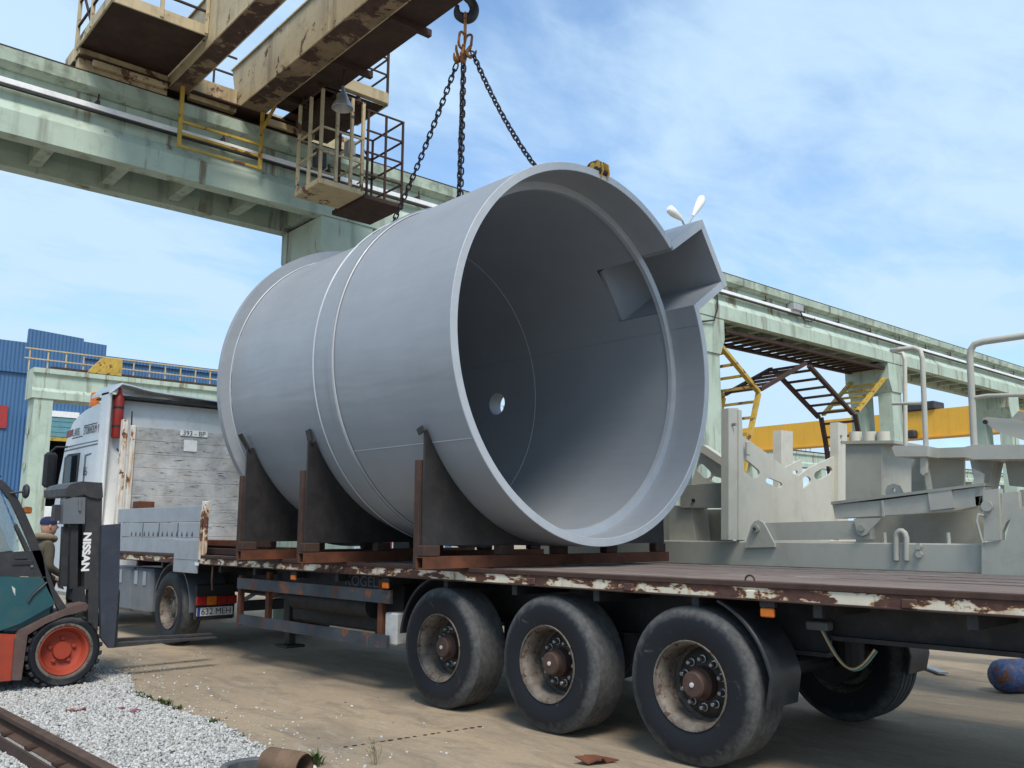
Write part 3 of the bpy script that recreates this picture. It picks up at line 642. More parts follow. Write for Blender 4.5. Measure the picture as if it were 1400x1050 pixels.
# spout: rectangular channel leaving the rim
sa = R(34.3); dx = Vector((math.cos(sa), 0, math.sin(sa))); dn = Vector((-math.sin(sa), 0, math.cos(sa)))
oc = Vector((TC.x, 0, TC.z)); po = [Vector((7.726,5.60,4.76)), Vector((8.242,5.60,5.108)), Vector((8.783,5.60,4.471)), Vector((8.186,5.60,4.064))]
def sp_coord(p): d = p-oc; return Vector((d.dot(dx), 0, d.dot(dn)))
top_n = .43; bot_n = -.405; far_d = 2.55; th = .085
def SPt(d, n_, y): q = oc+dx*d+dn*n_; return Vector((q.x, y, q.z))
def slab(g, d0, d1, n0, n1, y0, y1):
    vs = [SPt(d, n_, y) for y in (y0, y1) for d, n_ in ((d0,n0),(d1,n0),(d1,n1),(d0,n1))]
    g.add(vs, [(3,2,1,0),(4,5,6,7),(0,1,5,4),(1,2,6,5),(2,3,7,6),(3,0,4,7)])
off = .03
top_n += off; bot_n += off
g = MB(); slab(g, 1.78, far_d, top_n-th, top_n, 5.598, SY+.02); slab(g, 1.78, far_d-.09, bot_n, bot_n+th, 5.598, SY+.02); slab(g, far_d-th, far_d, bot_n, top_n-th-.001, 5.598, SY+.02)
slab(g, 1.74, far_d-th-.001, bot_n+th+.001, top_n-th-.001, SY-.03, SY+.02)
spt = part(g, 'spout', 'tank_grey', ves)
g = MB(); e = .004
slab(g, 1.80, far_d+.001, top_n-th, top_n+.001, 5.592, 5.5975); slab(g, 1.80, far_d-.09, bot_n, bot_n+th, 5.592, 5.5975); slab(g, far_d-th, far_d+.001, bot_n, top_n-th-.001, 5.5922, 5.5977)
part(g, 'spout_edge', 'tank_edge', ves)

# ================================================================== SADDLES
SAD = [(6.15, 1.884, 2.46), (8.10, 1.806, 2.50), (9.43, 1.806, 2.52)]
slab_lbl = ['black steel saddle plate on a rusty tube under the open rim of the vessel', 'black steel saddle plate on a rusty tube under the middle of the vessel', 'black steel saddle plate with bent-back tip beside the rear flange of the vessel']
for k, (y, r_, zt) in enumerate(SAD):
    t = thing('saddle', slab_lbl[k], 'saddle', (6.488, y, 1.262), group='saddles under the vessel')
    for xs_, xe_ in ((4.76, 8.22),):
        g = MB(); w = .052                    # hollow square tube across the deck
        g.add([(xx_, y+a_*w_, 1.314+b_*w_) for xx_ in (xs_, xe_) for w_ in (w, w-.009) for a_, b_ in ((-1,-1),(1,-1),(1,1),(-1,1))],
              [(0,1,9,8),(1,2,10,9),(2,3,11,10),(3,0,8,11),(4,12,13,5),(5,13,14,6),(6,14,15,7),(7,15,12,4),(0,4,5,1),(1,5,6,2),(2,6,7,3),(3,7,4,0),(8,9,13,12),(9,10,14,13),(10,11,15,14),(11,8,12,15)])
        part(g, 'base_tube', 'rust', t)
    zb = 1.462; poly = [Vector((4.79, y, zb))]
    a_s = math.pi+math.asin((3.322-zt)/r_); a_e = 1.5*math.pi-.0
    poly.append(Vector((4.79, y, zt)))
    pr = r_+.003
    for a_ in np.linspace(a_s, 3*math.pi-a_s, 60): 
        q = Vector((TC.x+pr*math.cos(a_), y, TC.z+pr*math.sin(a_)))
        if q.z > zb+.03: poly.append(q)
        else: poly.append(Vector((q.x, y, zb+.03)))
    poly.append(Vector((2*TC.x-4.79, y, zt))); poly.append(Vector((2*TC.x-4.79, y, zb)))
    g = MB(); g.prism([p+Vector((0,-.0125,0)) for p in poly], (0, .025, 0)); part(g, 'saddle_plate', 'black_steel', t)
    for xx_ in (4.86, 5.75, 6.488, 7.25, 8.08):
        g = MB(); g.bbox((xx_-.09, y-.05, 1.367), (xx_+.09, y+.05, 1.461), .008); part(g, 'packing_block', 'rust_dark', t)
    for xx_ in (4.795, 8.185):
        g = MB(); g.bbox((xx_-.022, y-.02+.06, 1.265), (xx_+.022, y+.05+.06, 2.2), .004); part(g, 'stake', 'rust_dark', t)
    g = MB()                                  # flared liner strip on the saddle's tip
    sgn = 1
    a_ = a_s; q = Vector((TC.x+pr*math.cos(a_), y, TC.z+pr*math.sin(a_)))
    tipv = Vector((-.12, .02, .15)) if k == 2 else Vector((-.035, .03, .12)) if k == 1 else Vector((-.02, .02, .02))
    g.beam(q+Vector((-.05,0,-.03)), q+Vector((-.04,0,0))+tipv, .075, .022, (1,0,0)); part(g, 'liner_strip', 'black_steel', t)

# ================================================================== CHAIN SLING
sling = thing('chain_sling', 'dark steel chain sling with orange hooks hanging from the crane hook to the vessel', 'chain', (6.49, 7.68, 5.3))
def link_mesh(L, W_, r_, name, mat, n=12, k=5):
    pts = []; h = L/2-W_/2
    for i in range(n):
        a_ = 2*math.pi*i/n; pts.append((W_/2*math.cos(a_), 0, W_/2*math.sin(a_)+(h if math.sin(a_) > 1e-6 else -h if math.sin(a_) < -1e-6 else 0)))
    g = MB(); g.tube(pts, r_, k, closed=True); return mesh_of(g, name, mat, Vector(), 60)
LK = link_mesh(.098, .056, .0105, 'chain_link', 'chain_steel')
def chain(pts, pitch=.072, spin=0):
    pts = [Vector(p) for p in pts]; seg = [(b_-a_).length for a_, b_ in zip(pts, pts[1:])]; tot = sum(seg); n = int(tot/pitch)
    for i in range(n):
        d = (i+.5)*tot/n; j = 0
        while d > seg[j]: d -= seg[j]; j += 1
        p = pts[j].lerp(pts[j+1], d/seg[j]); t_ = (pts[j+1]-pts[j]).normalized()
        x = t_.cross(Vector((0.3, 1, .1))).normalized(); y = t_.cross(x); a_ = (math.pi/2 if i % 2 else 0)+spin+random.uniform(-.15,.15)
        xx_ = x*math.cos(a_)+y*math.sin(a_); yy_ = t_.cross(xx_)
        m4 = Matrix((xx_, yy_, t_)).transposed().to_4x4(); m4.translation = p-ROOTS[sling.name]; inst(LK, 'chain_link', sling, m4)
def sag(a, b, s, n=14): 
    a, b = Vector(a), Vector(b); return [a.lerp(b, i/n)-Vector((0,0,s*4*(i/n)*(1-i/n))) for i in range(n+1)]
HK = Vector((6.49, 7.68, 7.45))
clampF = Vector((6.60, 5.60, 5.20)); clampB = Vector((6.70, 9.76, 5.24))
chain(sag(HK+Vector((.03,-.10,-.12)), (6.62, 6.30, 5.235), .17)+[Vector((6.63, 6.05, 5.225)), Vector((6.62, 5.82, 5.235))])
chain(sag(HK+Vector((-.03,.12,-.22)), (6.70, 9.70, 5.30), .10))
chain([HK+Vector((.01,.03,-.12)), Vector((6.50, 7.74, 5.215))], spin=.5); chain([HK+Vector((-.02,-.0,-.16)), Vector((6.45, 7.72, 5.215))], spin=1.1)
BL = link_mesh(.34, .16, .019, 'master_link', 'orange_hook', 16, 8); m4 = Matrix.Translation(HK+Vector((0,0,.24))-ROOTS[sling.name]) @ Matrix.Rotation(R(50), 4, 'Z'); inst(BL, 'master_link', sling, m4)
SL_ = link_mesh(.22, .11, .016, 'joining_link', 'orange_hook', 14, 7)
for dx_, an in ((-.05, 10), (.05, 100)): inst(SL_, 'joining_link', sling, Matrix.Translation(HK+Vector((dx_, 0, .04))-ROOTS[sling.name]) @ Matrix.Rotation(R(an), 4, 'Z') @ Matrix.Rotation(R(8 if dx_ < 0 else -10), 4, 'Y'))
def hook_part(p, ang, s=1.0):
    pts = [(0,0,.10),(0,0,.04),(.03,0,0),(.055,0,-.04),(.05,0,-.09),(.01,0,-.115),(-.035,0,-.10),(-.055,0,-.06),(-.06,0,-.03)]
    g = MB(); g.tube([Vector(q)*s for q in pts], [.014*s,.018*s,.02*s,.024*s,.026*s,.026*s,.023*s,.016*s,.008*s], 8); rm = Matrix.Rotation(ang, 4, 'Z'); g.v = [p+(rm @ v) for v in g.v]; part(g, 'shortening_hook', 'orange_hook', sling, 50)
for dx_, dy_, dz_, an in ((-.07, .08, -.10, .4), (.05, -.06, -.05, 2.3), (.0, .04, -.08, 1.2), (-.04, -.02, -.13, 3.6)): hook_part(HK+Vector((dx_, dy_, dz_)), an, 1.0)
# lifting clamps
def clamp(name, base, label, sgn):
    t = thing(name, label, 'clamp', base, group='plate clamps on the vessel'); bx_ = Vector(base)
    for dy in (-.055, .04):
        g = MB(); pl_ = [(-.10,-.06),(-.10,.05),(-.06,.12),(.03,.135),(.09,.09),(.10,.0),(.07,-.07),(.03,-.09),(.02,-.01),(-.02,-.01),(-.03,-.09)]
        g.prism([bx_+Vector((dy+.0, -a_*sgn, b_)) for a_, b_ in pl_], (.018, 0, 0)); part(g, 'clamp_cheek', 'clamp_yellow', t)
    g = MB(); g.cyl(bx_+Vector((-.07,-.02*sgn,.04)), bx_+Vector((.08,-.02*sgn,.04)), .022, 10); g.cyl(bx_+Vector((-.07,-.055*sgn,.0)), bx_+Vector((.07,-.055*sgn,.0)), .035, 12); part(g, 'clamp_pin', 'rust_dark', t)
    g = MB(); g.tube([bx_+Vector((.0, sgn*(.08+.075*math.cos(a_)), .10+.055*math.sin(a_))) for a_ in np.linspace(0, 2*math.pi, 14)[:-1]], .013, 7, closed=True); part(g, 'shackle', 'shackle_red', t, 60)
    g = MB(); g.tube([bx_+Vector((-.02, sgn*.13, .11)), bx_+Vector((-.05, sgn*.24, .11)), bx_+Vector((-.07, sgn*.30, .095))], [.016,.022,.012], 7); part(g, 'clamp_lever', 'shackle_red', t, 60)
zf = 3.322+math.sqrt(1.88**2-.12**2); clamp('lifting_clamp', (6.60, 5.66, zf+.005), 'yellow plate clamp with red shackle biting the top of the open rim', 1)
zb_ = 3.322+math.sqrt(1.93**2-.21**2); clamp('lifting_clamp', (6.70, 9.76, zb_+.005), 'yellow plate clamp on the rear flange behind the vessel top', -1)
# crane hook block above
hb = thing('crane_hook', 'dark crane hook holding the chain sling', 'hook', (6.49, 7.68, 7.85))
g = MB(); hp = HK+Vector((0,0,.44)); pts = [(0,0,.45),(0,0,.22),(.07,0,.14),(.11,0,.04),(.08,0,-.06),(0,0,-.09),(-.085,0,-.05),(-.105,0,.03),(-.09,0,.08)]
rm = Matrix.Rotation(R(-40), 4, 'Z'); hpts, hrad = smooth_path([hp+(rm @ Vector(q)) for q in pts], [.04,.045,.055,.06,.065,.068,.055,.035,.02]); g.tube(hpts, hrad, 14); part(g, 'hook_body', 'chassis_black', hb, 50)
g = MB(); g.lathe([(-.07,.0001),(-.07,.13),(-.05,.16),(.05,.16),(.07,.13),(.07,.0001)], c=hp+Vector((0,0,.42)), n=28); part(g, 'sheave_block', 'crane_yellow', hb, 40)
for dx_ in (-.085, .085):
    g = MB(); g.bbox(hp+Vector((dx_-.01,-.09,.34)), hp+Vector((dx_+.01,.09,.62)), .004); part(g, 'hanger_plate', 'crane_yellow', hb)

# ================================================================== CRANE RUNWAY (near)
BZ, TZ = 7.07, 8.33
def runway_beam(t, u0, u1, detail=True):
    def pr(poly, name, mat):
        g = MB(); g.prism([(u0, v, z) for v, z in poly], (u1-u0, 0, 0)); return part(g, name, mat, t)
    pr([(0,TZ),(0,TZ-.2),(.12,TZ-.27),(1.43,TZ-.27),(1.55,TZ-.2),(1.55,TZ)], 'top_flange', 'green_concrete_dirty')
    pr([(.17,TZ-.272),(.15,7.62),(.0,7.42),(.0,BZ),(.26,BZ),(.30,7.3),(.30,TZ-.272)], 'beam_web', 'green_concrete')
    pr([(1.25,TZ-.272),(1.25,7.3),(1.29,BZ-.0),(1.55,BZ-.0),(1.55,7.42),(1.40,7.62),(1.38,TZ-.272)], 'beam_web', 'green_concrete')
    g = MB(); g.box((u0, .302, 7.62), (u1, 1.248, 7.72)); part(g, 'soffit', 'green_concrete_dirty', t)
    if detail:
        n = max(2, int((u1-u0)/1.05))
        for i in range(n):
            u = u0+(i+.5)*(u1-u0)/n; g = MB(); g.box((u-.09, .303, 7.14), (u+.09, 1.247, 7.618)); part(g, 'cross_rib', 'green_concrete_dirty', t)
def column(t, u, w=.95, corbel=True, foot=0):
    for v0, v1, nm in ((.06,.52,'column_leg'), (1.03,1.49,'column_leg')):
        g = MB(); a_ = w*.40; g.prism([(u-a_, v0, foot), (u+a_, v0, foot), (u+a_*.86, v0, BZ-.9), (u-a_*.86, v0, BZ-.9)], (0, v1-v0, 0)); part(g, nm, 'green_concrete', t)
    g = MB(); g.prism([(u-w*.36, .02, BZ-.95), (u+w*.36, .02, BZ-.95), (u+w*.55, .02, BZ-.55), (u+w*.55, .02, BZ-.004), (u-w*.55, .02, BZ-.004), (u-w*.55, .02, BZ-.55)], (0, 1.51, 0)); part(g, 'column_head', 'green_concrete', t)
    for z in (4.35, 2.2):
        g = MB(); g.box((u-w*.32, .522, z), (u+w*.32, 1.028, z+.5)); part(g, 'column_tie', 'green_concrete', t)
COLS = [-3.0, 7.75, 18.45, 28.35, 38.2, 48.2, 58.2, 68.2, 78.2, 88.2]
rw = thing('crane_runway', 'tall pale green concrete crane runway on portal columns crossing behind the vessel', 'crane runway', (18.45, .8, 0), 'G')
for a_, b_ in zip(COLS, COLS[1:]): runway_beam(rw, a_+.006, b_-.006, a_ < 40)
for u in COLS: column(rw, u)
g = MB(); g.bbox((COLS[0], .70, TZ+.002), (COLS[-1], .80, TZ+.12), .01); part(g, 'crane_rail', 'rust_dark', rw)
g = MB(); g.box((COLS[0], -.004, TZ+.002), (COLS[-1], .05, TZ+.02)); part(g, 'edge_angle', 'rust_dark', rw)
g = MB(); g.bbox((COLS[0], .02, 7.80), (COLS[-1], .09, 7.885), .006); part(g, 'power_rail', 'white_rail', rw)
g = MB(); g.box((COLS[0], .03, 7.762), (COLS[-1], .09, 7.785)); part(g, 'power_rail', 'chassis_black', rw)
for u in np.arange(-2.4, 60, 1.95):
    g = MB(); g.bbox((u-.025, .035, 7.89), (u+.025, .165, 7.96), .004); g.box((u-.012, .04, 7.95), (u+.012, .062, TZ-.27)); part(g, 'rail_bracket', 'rust_dark', rw)
for u in np.arange(-2.0, 45, 1.3):
    g = MB(); g.box((u-.012, .10, TZ+.003), (u+.012, .124, TZ+.07)); part(g, 'bolt_stub', 'rust_dark', rw)
p = onG(1088,418); g = MB(); g.bbox((p.x-.25, -.10, 7.87), (p.x+.25, .14, 8.06), .01); jb = part(g, 'junction_box', 'pole_grey', rw)
g = MB(); g.tube([(p.x+.2, -.02, 7.87), (p.x+.35, -.05, 7.62), (p.x+.7, -.05, 7.66), (p.x+1.0, .0, 7.80)], .02, 6); part(g, 'cable', 'chassis_black', rw)
g = MB(); g.tube([(19.0-.35, -.03, 7.75), (18.62, -.05, 7.3), (18.45, -.05, 6.95), (18.0, -.02, 6.85)], .025, 6); part(g, 'cable', 'chassis_black', rw)
# rusty access frame hung below the runway between two columns
fr = thing('access_frame', 'brown and yellow folded ladder frame hanging below the runway beam between columns', 'ladder frame', (23, .7, 6.2), 'G')
FV0, FV1 = .2, 1.35
def lad(pts, mat, rung=.42, name='ladder'):
    pts = [(onG(x, y, FV0).x, onG(x, y, FV0).z) for x, y in pts]
    for (a_, b_) in zip(pts, pts[1:]):
        for v in (FV0, FV1):
            g = MB(); g.beam((a_[0], v, a_[1]), (b_[0], v, b_[1]), .09, .13, (0,1,0)); part(g, 'side_member', mat, fr)
        L = math.hypot(b_[0]-a_[0], b_[1]-a_[1]); n = max(2, int(L/rung))
        for i in range(n):
            t_ = (i+.5)/n; u, z = a_[0]+(b_[0]-a_[0])*t_, a_[1]+(b_[1]-a_[1])*t_; g = MB(); g.beam((u, FV0+.05, z), (u, FV1-.05, z), .07, .07); part(g, 'rung', mat, fr)
lad([(990,452), (1217,506)], 'rust_dark', .45); lad([(986,474), (1037,536)], 'crane_yellow'); lad([(1037,538), (1023,604), (1015,660)], 'crane_yellow')
lad([(1039,533), (1101,497)], 'rust_dark'); lad([(1106,500), (1166,566)], 'rust_dark'); lad([(1213,512), (1172,562)], 'crane_yellow'); lad([(1169,566), (1176,604), (1182,650)], 'rust_dark', .5)
# ================================================================== OVERHEAD CRANE
cr = thing('overhead_crane', 'cream overhead travelling crane with rusty undersides riding on the green runway', 'crane', (5.4, -2, TZ), 'G')
VF, VN = .33, -22.0                           # girders run from the runway to a far-off second runway behind the viewer
def girder(u0, u1, zb, zt, name='girder'):
    g = MB(); g.prism([(u0, VF, zt), (u0, VF-.25, zb), (u0, VN, zb), (u0, VN, zt)], (.02, 0, 0)); gg = part(g, name, 'crane_cream', cr)
    g = MB(); g.prism([(u1-.02, VF, zt), (u1-.02, VF-.25, zb), (u1-.02, VN, zb), (u1-.02, VN, zt)], (.02, 0, 0)); part(g, 'girder_web', 'crane_cream', gg)
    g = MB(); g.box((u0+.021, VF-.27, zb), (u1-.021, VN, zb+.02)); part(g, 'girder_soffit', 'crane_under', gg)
    g = MB(); g.box((u0-.03, VF, zt+.001), (u1+.03, VN, zt+.025)); part(g, 'girder_top', 'crane_cream', gg)
    g = MB(); g.add([(u0+.02, VF, zt), (u1-.02, VF, zt), (u1-.02, VF-.25, zb), (u0+.02, VF-.25, zb)], [(0,1,2,3)]); part(g, 'girder_end', 'crane_cream', gg)
    return gg
g1 = girder(4.45, 4.78, 8.52, 9.34); g2 = girder(5.60, 6.05, 8.55, 9.32)
g = MB(); g.box((6.055, -.3, 8.60), (6.62, VN, 8.63)); wk = part(g, 'walkway', 'crane_rust_dark', cr)
for v in np.arange(-.8, -9, -1.55):
    g = MB(); g.box((6.055, v-.04, 8.50), (6.72, v+.04, 8.598)); part(g, 'walkway_bracket', 'crane_rust_dark', wk)
for v in np.arange(-.4, -12, -1.3):            # stiffener seams on the girder face
    g = MB(); g.box((5.594, v-.012, 8.56), (5.599, v+.012, 9.31)); part(g, 'web_seam', 'crane_cream', g2)
# end carriage on the rail
g = MB(); g.bbox((3.15, .50, TZ+.16), (8.0, .98, TZ+.58), .015); ec = part(g, 'end_carriage', 'crane_cream', cr)
g = MB(); g.bbox((3.10, -.06, TZ+.20), (7.1, .48, TZ+.24), .01); part(g, 'carriage_apron', 'crane_rust_dark', cr)
g = MB(); g.bbox((3.30, -.09, TZ+.10), (4.4, .0, TZ+.19), .01); part(g, 'apron_channel', 'crane_cream', cr)
g = MB(); g.bbox((4.79, .02, TZ+.12), (5.58, .14, TZ+.52), .01); part(g, 'cross_beam', 'crane_cream', cr)
g = MB(); g.bbox((6.1, -.05, TZ+.06), (7.0, .03, TZ+.18), .01); part(g, 'apron_channel', 'crane_cream', cr)
for u in (3.6, 4.3, 6.6, 7.5):
    g = MB(); g.lathe([(-.10,.0001),(-.10,.17),(.10,.17),(.10,.0001)], c=(0,0,0), axis='Y', n=20); part(g, 'carriage_wheel', 'rust_dark', cr, 40, origin=(u, .75, TZ+.30))
# left service platform
PZ = 8.72
g = MB(); g.box((3.14, -1.50, PZ), (4.44, .20, PZ+.02)); pf = part(g, 'platform_floor', 'crane_rust_dark', cr)
g = MB(); g.bbox((3.12, -1.53, PZ-.03), (4.445, -1.505, PZ+.14), .006); part(g, 'toe_board', 'crane_cream', pf)
g = MB(); g.bbox((3.10, -1.50, PZ-.03), (3.13, .2, PZ+.13), .006); part(g, 'toe_board', 'crane_cream', pf)
g = MB(); g.bbox((3.12, .02, PZ-.38), (4.44, .16, PZ-.02), .01); part(g, 'platform_beam', 'crane_cream', pf)
for (u, v) in ((3.12,-1.52), (3.78,-1.52), (4.42,-1.52), (3.11,-.6), (3.11,.15)):
    g = MB(); g.bbox((u-.025, v-.025, PZ-.2 if v > 0 else PZ), (u+.025, v+.025, PZ+1.1), .004); part(g, 'railing_post', 'crane_cream', cr)
for z in (.35, .75, 1.1):
    g = MB(); g.beam((3.12,-1.52,PZ+z), (4.42,-1.52,PZ+z), .03, .03); g.beam((3.11,-1.5,PZ+z), (3.11,.15,PZ+z), .03, .03); part(g, 'railing_bar', 'crane_rust_dark', cr)
g = MB(); g.beam((3.11,-.6,PZ+.05), (3.11,.12,PZ+1.0), .03, .03); part(g, 'railing_bar', 'crane_rust_dark', cr)
# railing between the girders, far side
for u in (4.9, 5.5):
    g = MB(); g.beam((u, .9, TZ+.5), (u, .9, TZ+1.6), .03, .03); part(g, 'railing_post', 'crane_rust_dark', cr)
for z in (.95, 1.25, 1.58):
    g = MB(); g.beam((4.5,.9,TZ+z), (5.9,.9,TZ+z), .03, .03); part(g, 'railing_bar', 'crane_rust_dark', cr)
# right cantilever platform
g = MB(); g.bbox((6.55, -1.62, 8.62), (7.50, -1.50, 8.82), .01); rp = part(g, 'bracket_beam', 'crane_cream', cr)
g = MB(); g.box((6.4, -1.49, 8.60), (7.48, .4, 8.625)); part(g, 'platform_floor', 'crane_rust_dark', cr)
g = MB(); g.bbox((7.485, -1.6, 8.60), (7.52, -.6, 8.82), .006); part(g, 'toe_board', 'crane_cream', cr)
for (u, v) in ((7.50,-1.58), (6.75,-1.58)):
    g = MB(); g.beam((u, v, 8.82), (u, v, 9.75), .035, .035); part(g, 'railing_post', 'crane_rust_dark', cr)
for z in (9.15, 9.45, 9.72):
    g = MB(); g.beam((6.6,-1.58,z), (7.5,-1.58,z), .025, .025); g.beam((7.5,-1.58,z), (7.5,-.3,z), .025, .025); part(g, 'railing_bar', 'crane_rust_dark', cr)
g = MB(); g.box((6.5, -1.2, 8.35), (7.2, -.3, 8.598)); part(g, 'drive_housing', 'crane_rust_dark', cr)
# hanging bell lamp
lp = onGz(469,128,8.18); g = MB(); g.lathe([(.22,.025),(.14,.03),(.09,.06),(-.02,.105),(-.10,.155),(-.14,.165),(-.145,.16),(-.10,.145),(0,.09),(.1,.03)], c=(lp.x, lp.y, lp.z-.1), axis='Z', n=24)
bl = part(g, 'bell_lamp', 'lamp_metal', cr, 40); g = MB(); g.cyl((lp.x, lp.y, lp.z+.1), (lp.x, lp.y, 8.6), .015, 6); part(g, 'lamp_stem', 'crane_rust_dark', bl)
# yellow hanging step frame
for (u, nm) in ((4.62, 0), (5.97, 1)):
    g = MB(); g.bbox((u-.03, -.16, 7.50), (u+.03, -.11, 8.52), .005); g.beam((u, -.135, 8.2), (u+(.10 if nm else .0), -.4 if nm else -.135, 8.58), .04, .04); part(g, 'step_hanger', 'crane_yellow', cr)
for z in (7.53, 7.74, 7.94):
    g = MB(); g.bbox((4.65, -.15, z-.022), (5.94, -.12, z+.022), .004); part(g, 'step_bar', 'crane_yellow', cr)
# operator basket
bk = thing('crane_basket', 'caged cream and rusty maintenance basket hanging below the crane', 'basket', (7.0, -1.1, 6.85), 'G')
b_l = [(6.32, -1.15), (6.62, -1.72), (7.30, -1.55), (7.05, -.85)]
BZ0 = 6.86; u0, u1, va, vb = 6.22, 7.02, -1.72, -.92
g = MB(); g.bbox((u0, va, BZ0), (u1, vb, BZ0+.10), .012); part(g, 'basket_floor', 'crane_cream', bk)
g = MB(); g.bbox((u1+.02, va+.02, BZ0-.03), (u1+.78, vb+.25, BZ0+.05), .01); part(g, 'landing_floor', 'crane_rust_dark', bk)
ht = 1.58
for (u, v, m_, h_) in ((u0+.03, va+.03, 'crane_cream', ht), (u1-.03, va+.03, 'crane_cream', ht), (u0+.03, vb-.03, 'crane_cream', ht), (u1-.03, vb-.03, 'crane_rust_dark', ht), (u0+.3, va+.02, 'crane_cream', ht), (u0+.56, va+.02, 'crane_cream', ht), (u0+.03, (va+vb)/2, 'crane_cream', ht)):
    g = MB(); g.bbox((u-.024, v-.024, BZ0+.1), (u+.024, v+.024, BZ0+h_), .004); part(g, 'cage_post', m_, bk)
for z in (.55, .95, ht):
    for a_, b_ in (((u0,va+.03),(u1,va+.03)), ((u0+.03,va),(u0+.03,vb)), ((u1-.03,va),(u1-.03,vb)), ((u0,vb-.03),(u1,vb-.03))):
        g = MB(); g.beam((a_[0], a_[1], BZ0+z), (b_[0], b_[1], BZ0+z), .028, .028); part(g, 'cage_rail', 'crane_rust_dark' if z > 1 else 'crane_cream', bk)
for (u, v) in ((u1+.08, va+.05), (u1+.75, va+.05), (u1+.75, vb+.2), (u1+.42, va+.05), (u1+.08, vb+.2)):
    g = MB(); g.beam((u, v, BZ0+.05), (u, v, BZ0+1.5), .032, .032); part(g, 'cage_post', 'crane_rust_dark', bk)
for z in (.4, .78, 1.15, 1.5):
    for a_, b_ in (((u1+.05,va+.05),(u1+.77,va+.05)), ((u1+.75,va+.05),(u1+.75,vb+.22)), ((u1+.05,vb+.2),(u1+.77,vb+.2))):
        g = MB(); g.beam((a_[0], a_[1], BZ0+z), (b_[0], b_[1], BZ0+z), .026, .026); part(g, 'cage_rail', 'crane_rust_dark', bk)
for (u, v) in ((u0+.1, vb-.1), (u1-.05, vb-.05), (u1-.05, va+.1), (u0+.05, va+.1)):
    g = MB(); g.beam((u, v, BZ0+ht), (u, v+.1, 8.60), .05, .05); part(g, 'hanger', 'crane_rust_dark', bk)
g = MB(); g.bbox((u1-.16, va+.25, BZ0+.75), (u1-.02, va+.40, BZ0+1.0), .01); part(g, 'control_box', 'pole_grey', bk)
g = MB(); g.bbox((u0+.25, vb-.2, BZ0+.55), (u0+.45, vb-.08, BZ0+.85), .01); part(g, 'control_box', 'truck_dark', bk)
g = MB(); g.tube([(u1+.1, va+.3, BZ0+1.0), (u1+.25, va+.3, BZ0+.8), (u1+.22, va+.3, BZ0+.45), (u1+.05, va+.3, BZ0+.3)], .014, 6); part(g, 'cable', 'chassis_black', bk)

# ================================================================== FAR RUNWAY, YELLOW CRANE, BUILDING
FV = 27.3
fw_ = thing('far_runway', 'distant pale green crane runway with a railing on top in front of the blue hall', 'crane runway', (30, FV, 0), 'G')
FU0 = 8.8; FC = [9.28+10.3*i for i in range(11)]
g = MB(); g.prism([(FU0, FV, TZ), (FU0, FV, TZ-.2), (FU0, FV+.12, TZ-.25), (FU0, FV+.12, 7.5), (FU0, FV, 7.35), (FU0, FV, 7.05), (FU0, FV+1.2, 7.05), (FU0, FV+1.2, TZ)], (105, 0, 0)); part(g, 'beam', 'green_concrete', fw_)
g = MB(); g.box((FU0+.7, FV+.2, TZ+.001), (FU0+105, FV+.9, TZ+.14)); part(g, 'crane_rail', 'rust_dark', fw_)
for u in FC:
    g = MB(); g.prism([(u-.42, FV+.05, 0), (u+.42, FV+.05, 0), (u+.36, FV+.05, 7.045), (u-.36, FV+.05, 7.045)], (0, 1.0, 0)); part(g, 'column', 'green_concrete', fw_)
for z in np.arange(1.2, 6.5, 1.45):
    g = MB(); g.box((8.825, FV+.35, z), (8.858, FV+.65, z+.25)); part(g, 'column_recess', 'green_concrete_dirty', fw_)
for i, u in enumerate(np.arange(FU0+.0, FU0+62, .72)):
    g = MB(); g.box((u-.025, FV+1.0, TZ), (u+.025, FV+1.05, TZ+.95)); part(g, 'railing_post', 'rail_yellow', fw_)
for z in (.5, .93):
    g = MB(); g.box((FU0-.2, FV+.96, TZ+z), (FU0+62, FV+.995, TZ+z+.05)); part(g, 'railing_bar', 'rail_yellow', fw_)
g = MB(); g.prism([(FU0+2.1, FV-.02, TZ+.02), (FU0+3.5, FV-.02, TZ+.02), (FU0+3.5, FV-.02, TZ+.75), (FU0+2.7, FV-.02, TZ+.75)], (0, .5, 0)); solo(g, 'buffer_stop', 'crane_yellow', (FU0+2.8, FV+.2, TZ+.02), 'yellow wedge buffer stop on top of the distant runway', 'buffer', frame='G')
YU = 53.0
yc_ = thing('yellow_crane', 'bright yellow box-girder crane bridging the yard behind the green runway', 'crane', (YU, 14, TZ), 'G')
pa, pb, pc, pd = onGu(1330,547,YU), onGu(1330,585,YU), onGu(1012,592,YU), onGu(1012,622,YU)
yz0, yz1 = (pb.z+pd.z)/2, (pa.z+pc.z)/2
g = MB(); g.box((YU, .9, yz0), (YU+1.0, FV+.4, yz1)); part(g, 'girder', 'yellow_crane_paint', yc_)
g = MB(); g.box((YU-.12, .9, yz0-.09), (YU+1.1, FV+.4, yz0-.002)); part(g, 'girder_flange', 'yellow_crane_paint', yc_)
g = MB(); g.bbox((YU-1.2, FV-.2, TZ+.14), (YU+3, FV+.7, yz0-.1), .03); part(g, 'end_carriage', 'yellow_crane_paint', yc_)
g = MB(); g.bbox((YU-1.2, .45, TZ+.13), (YU+3, 1.1, yz0-.1), .03); part(g, 'end_carriage', 'yellow_crane_paint', yc_)
p = onGu(1250,535,YU); g = MB(); g.bbox((YU-.2, p.y-1.2, yz1+.02), (YU+1.2, p.y+1.2, yz1+.5), .05); hs = part(g, 'hoist', 'truck_dark', yc_)
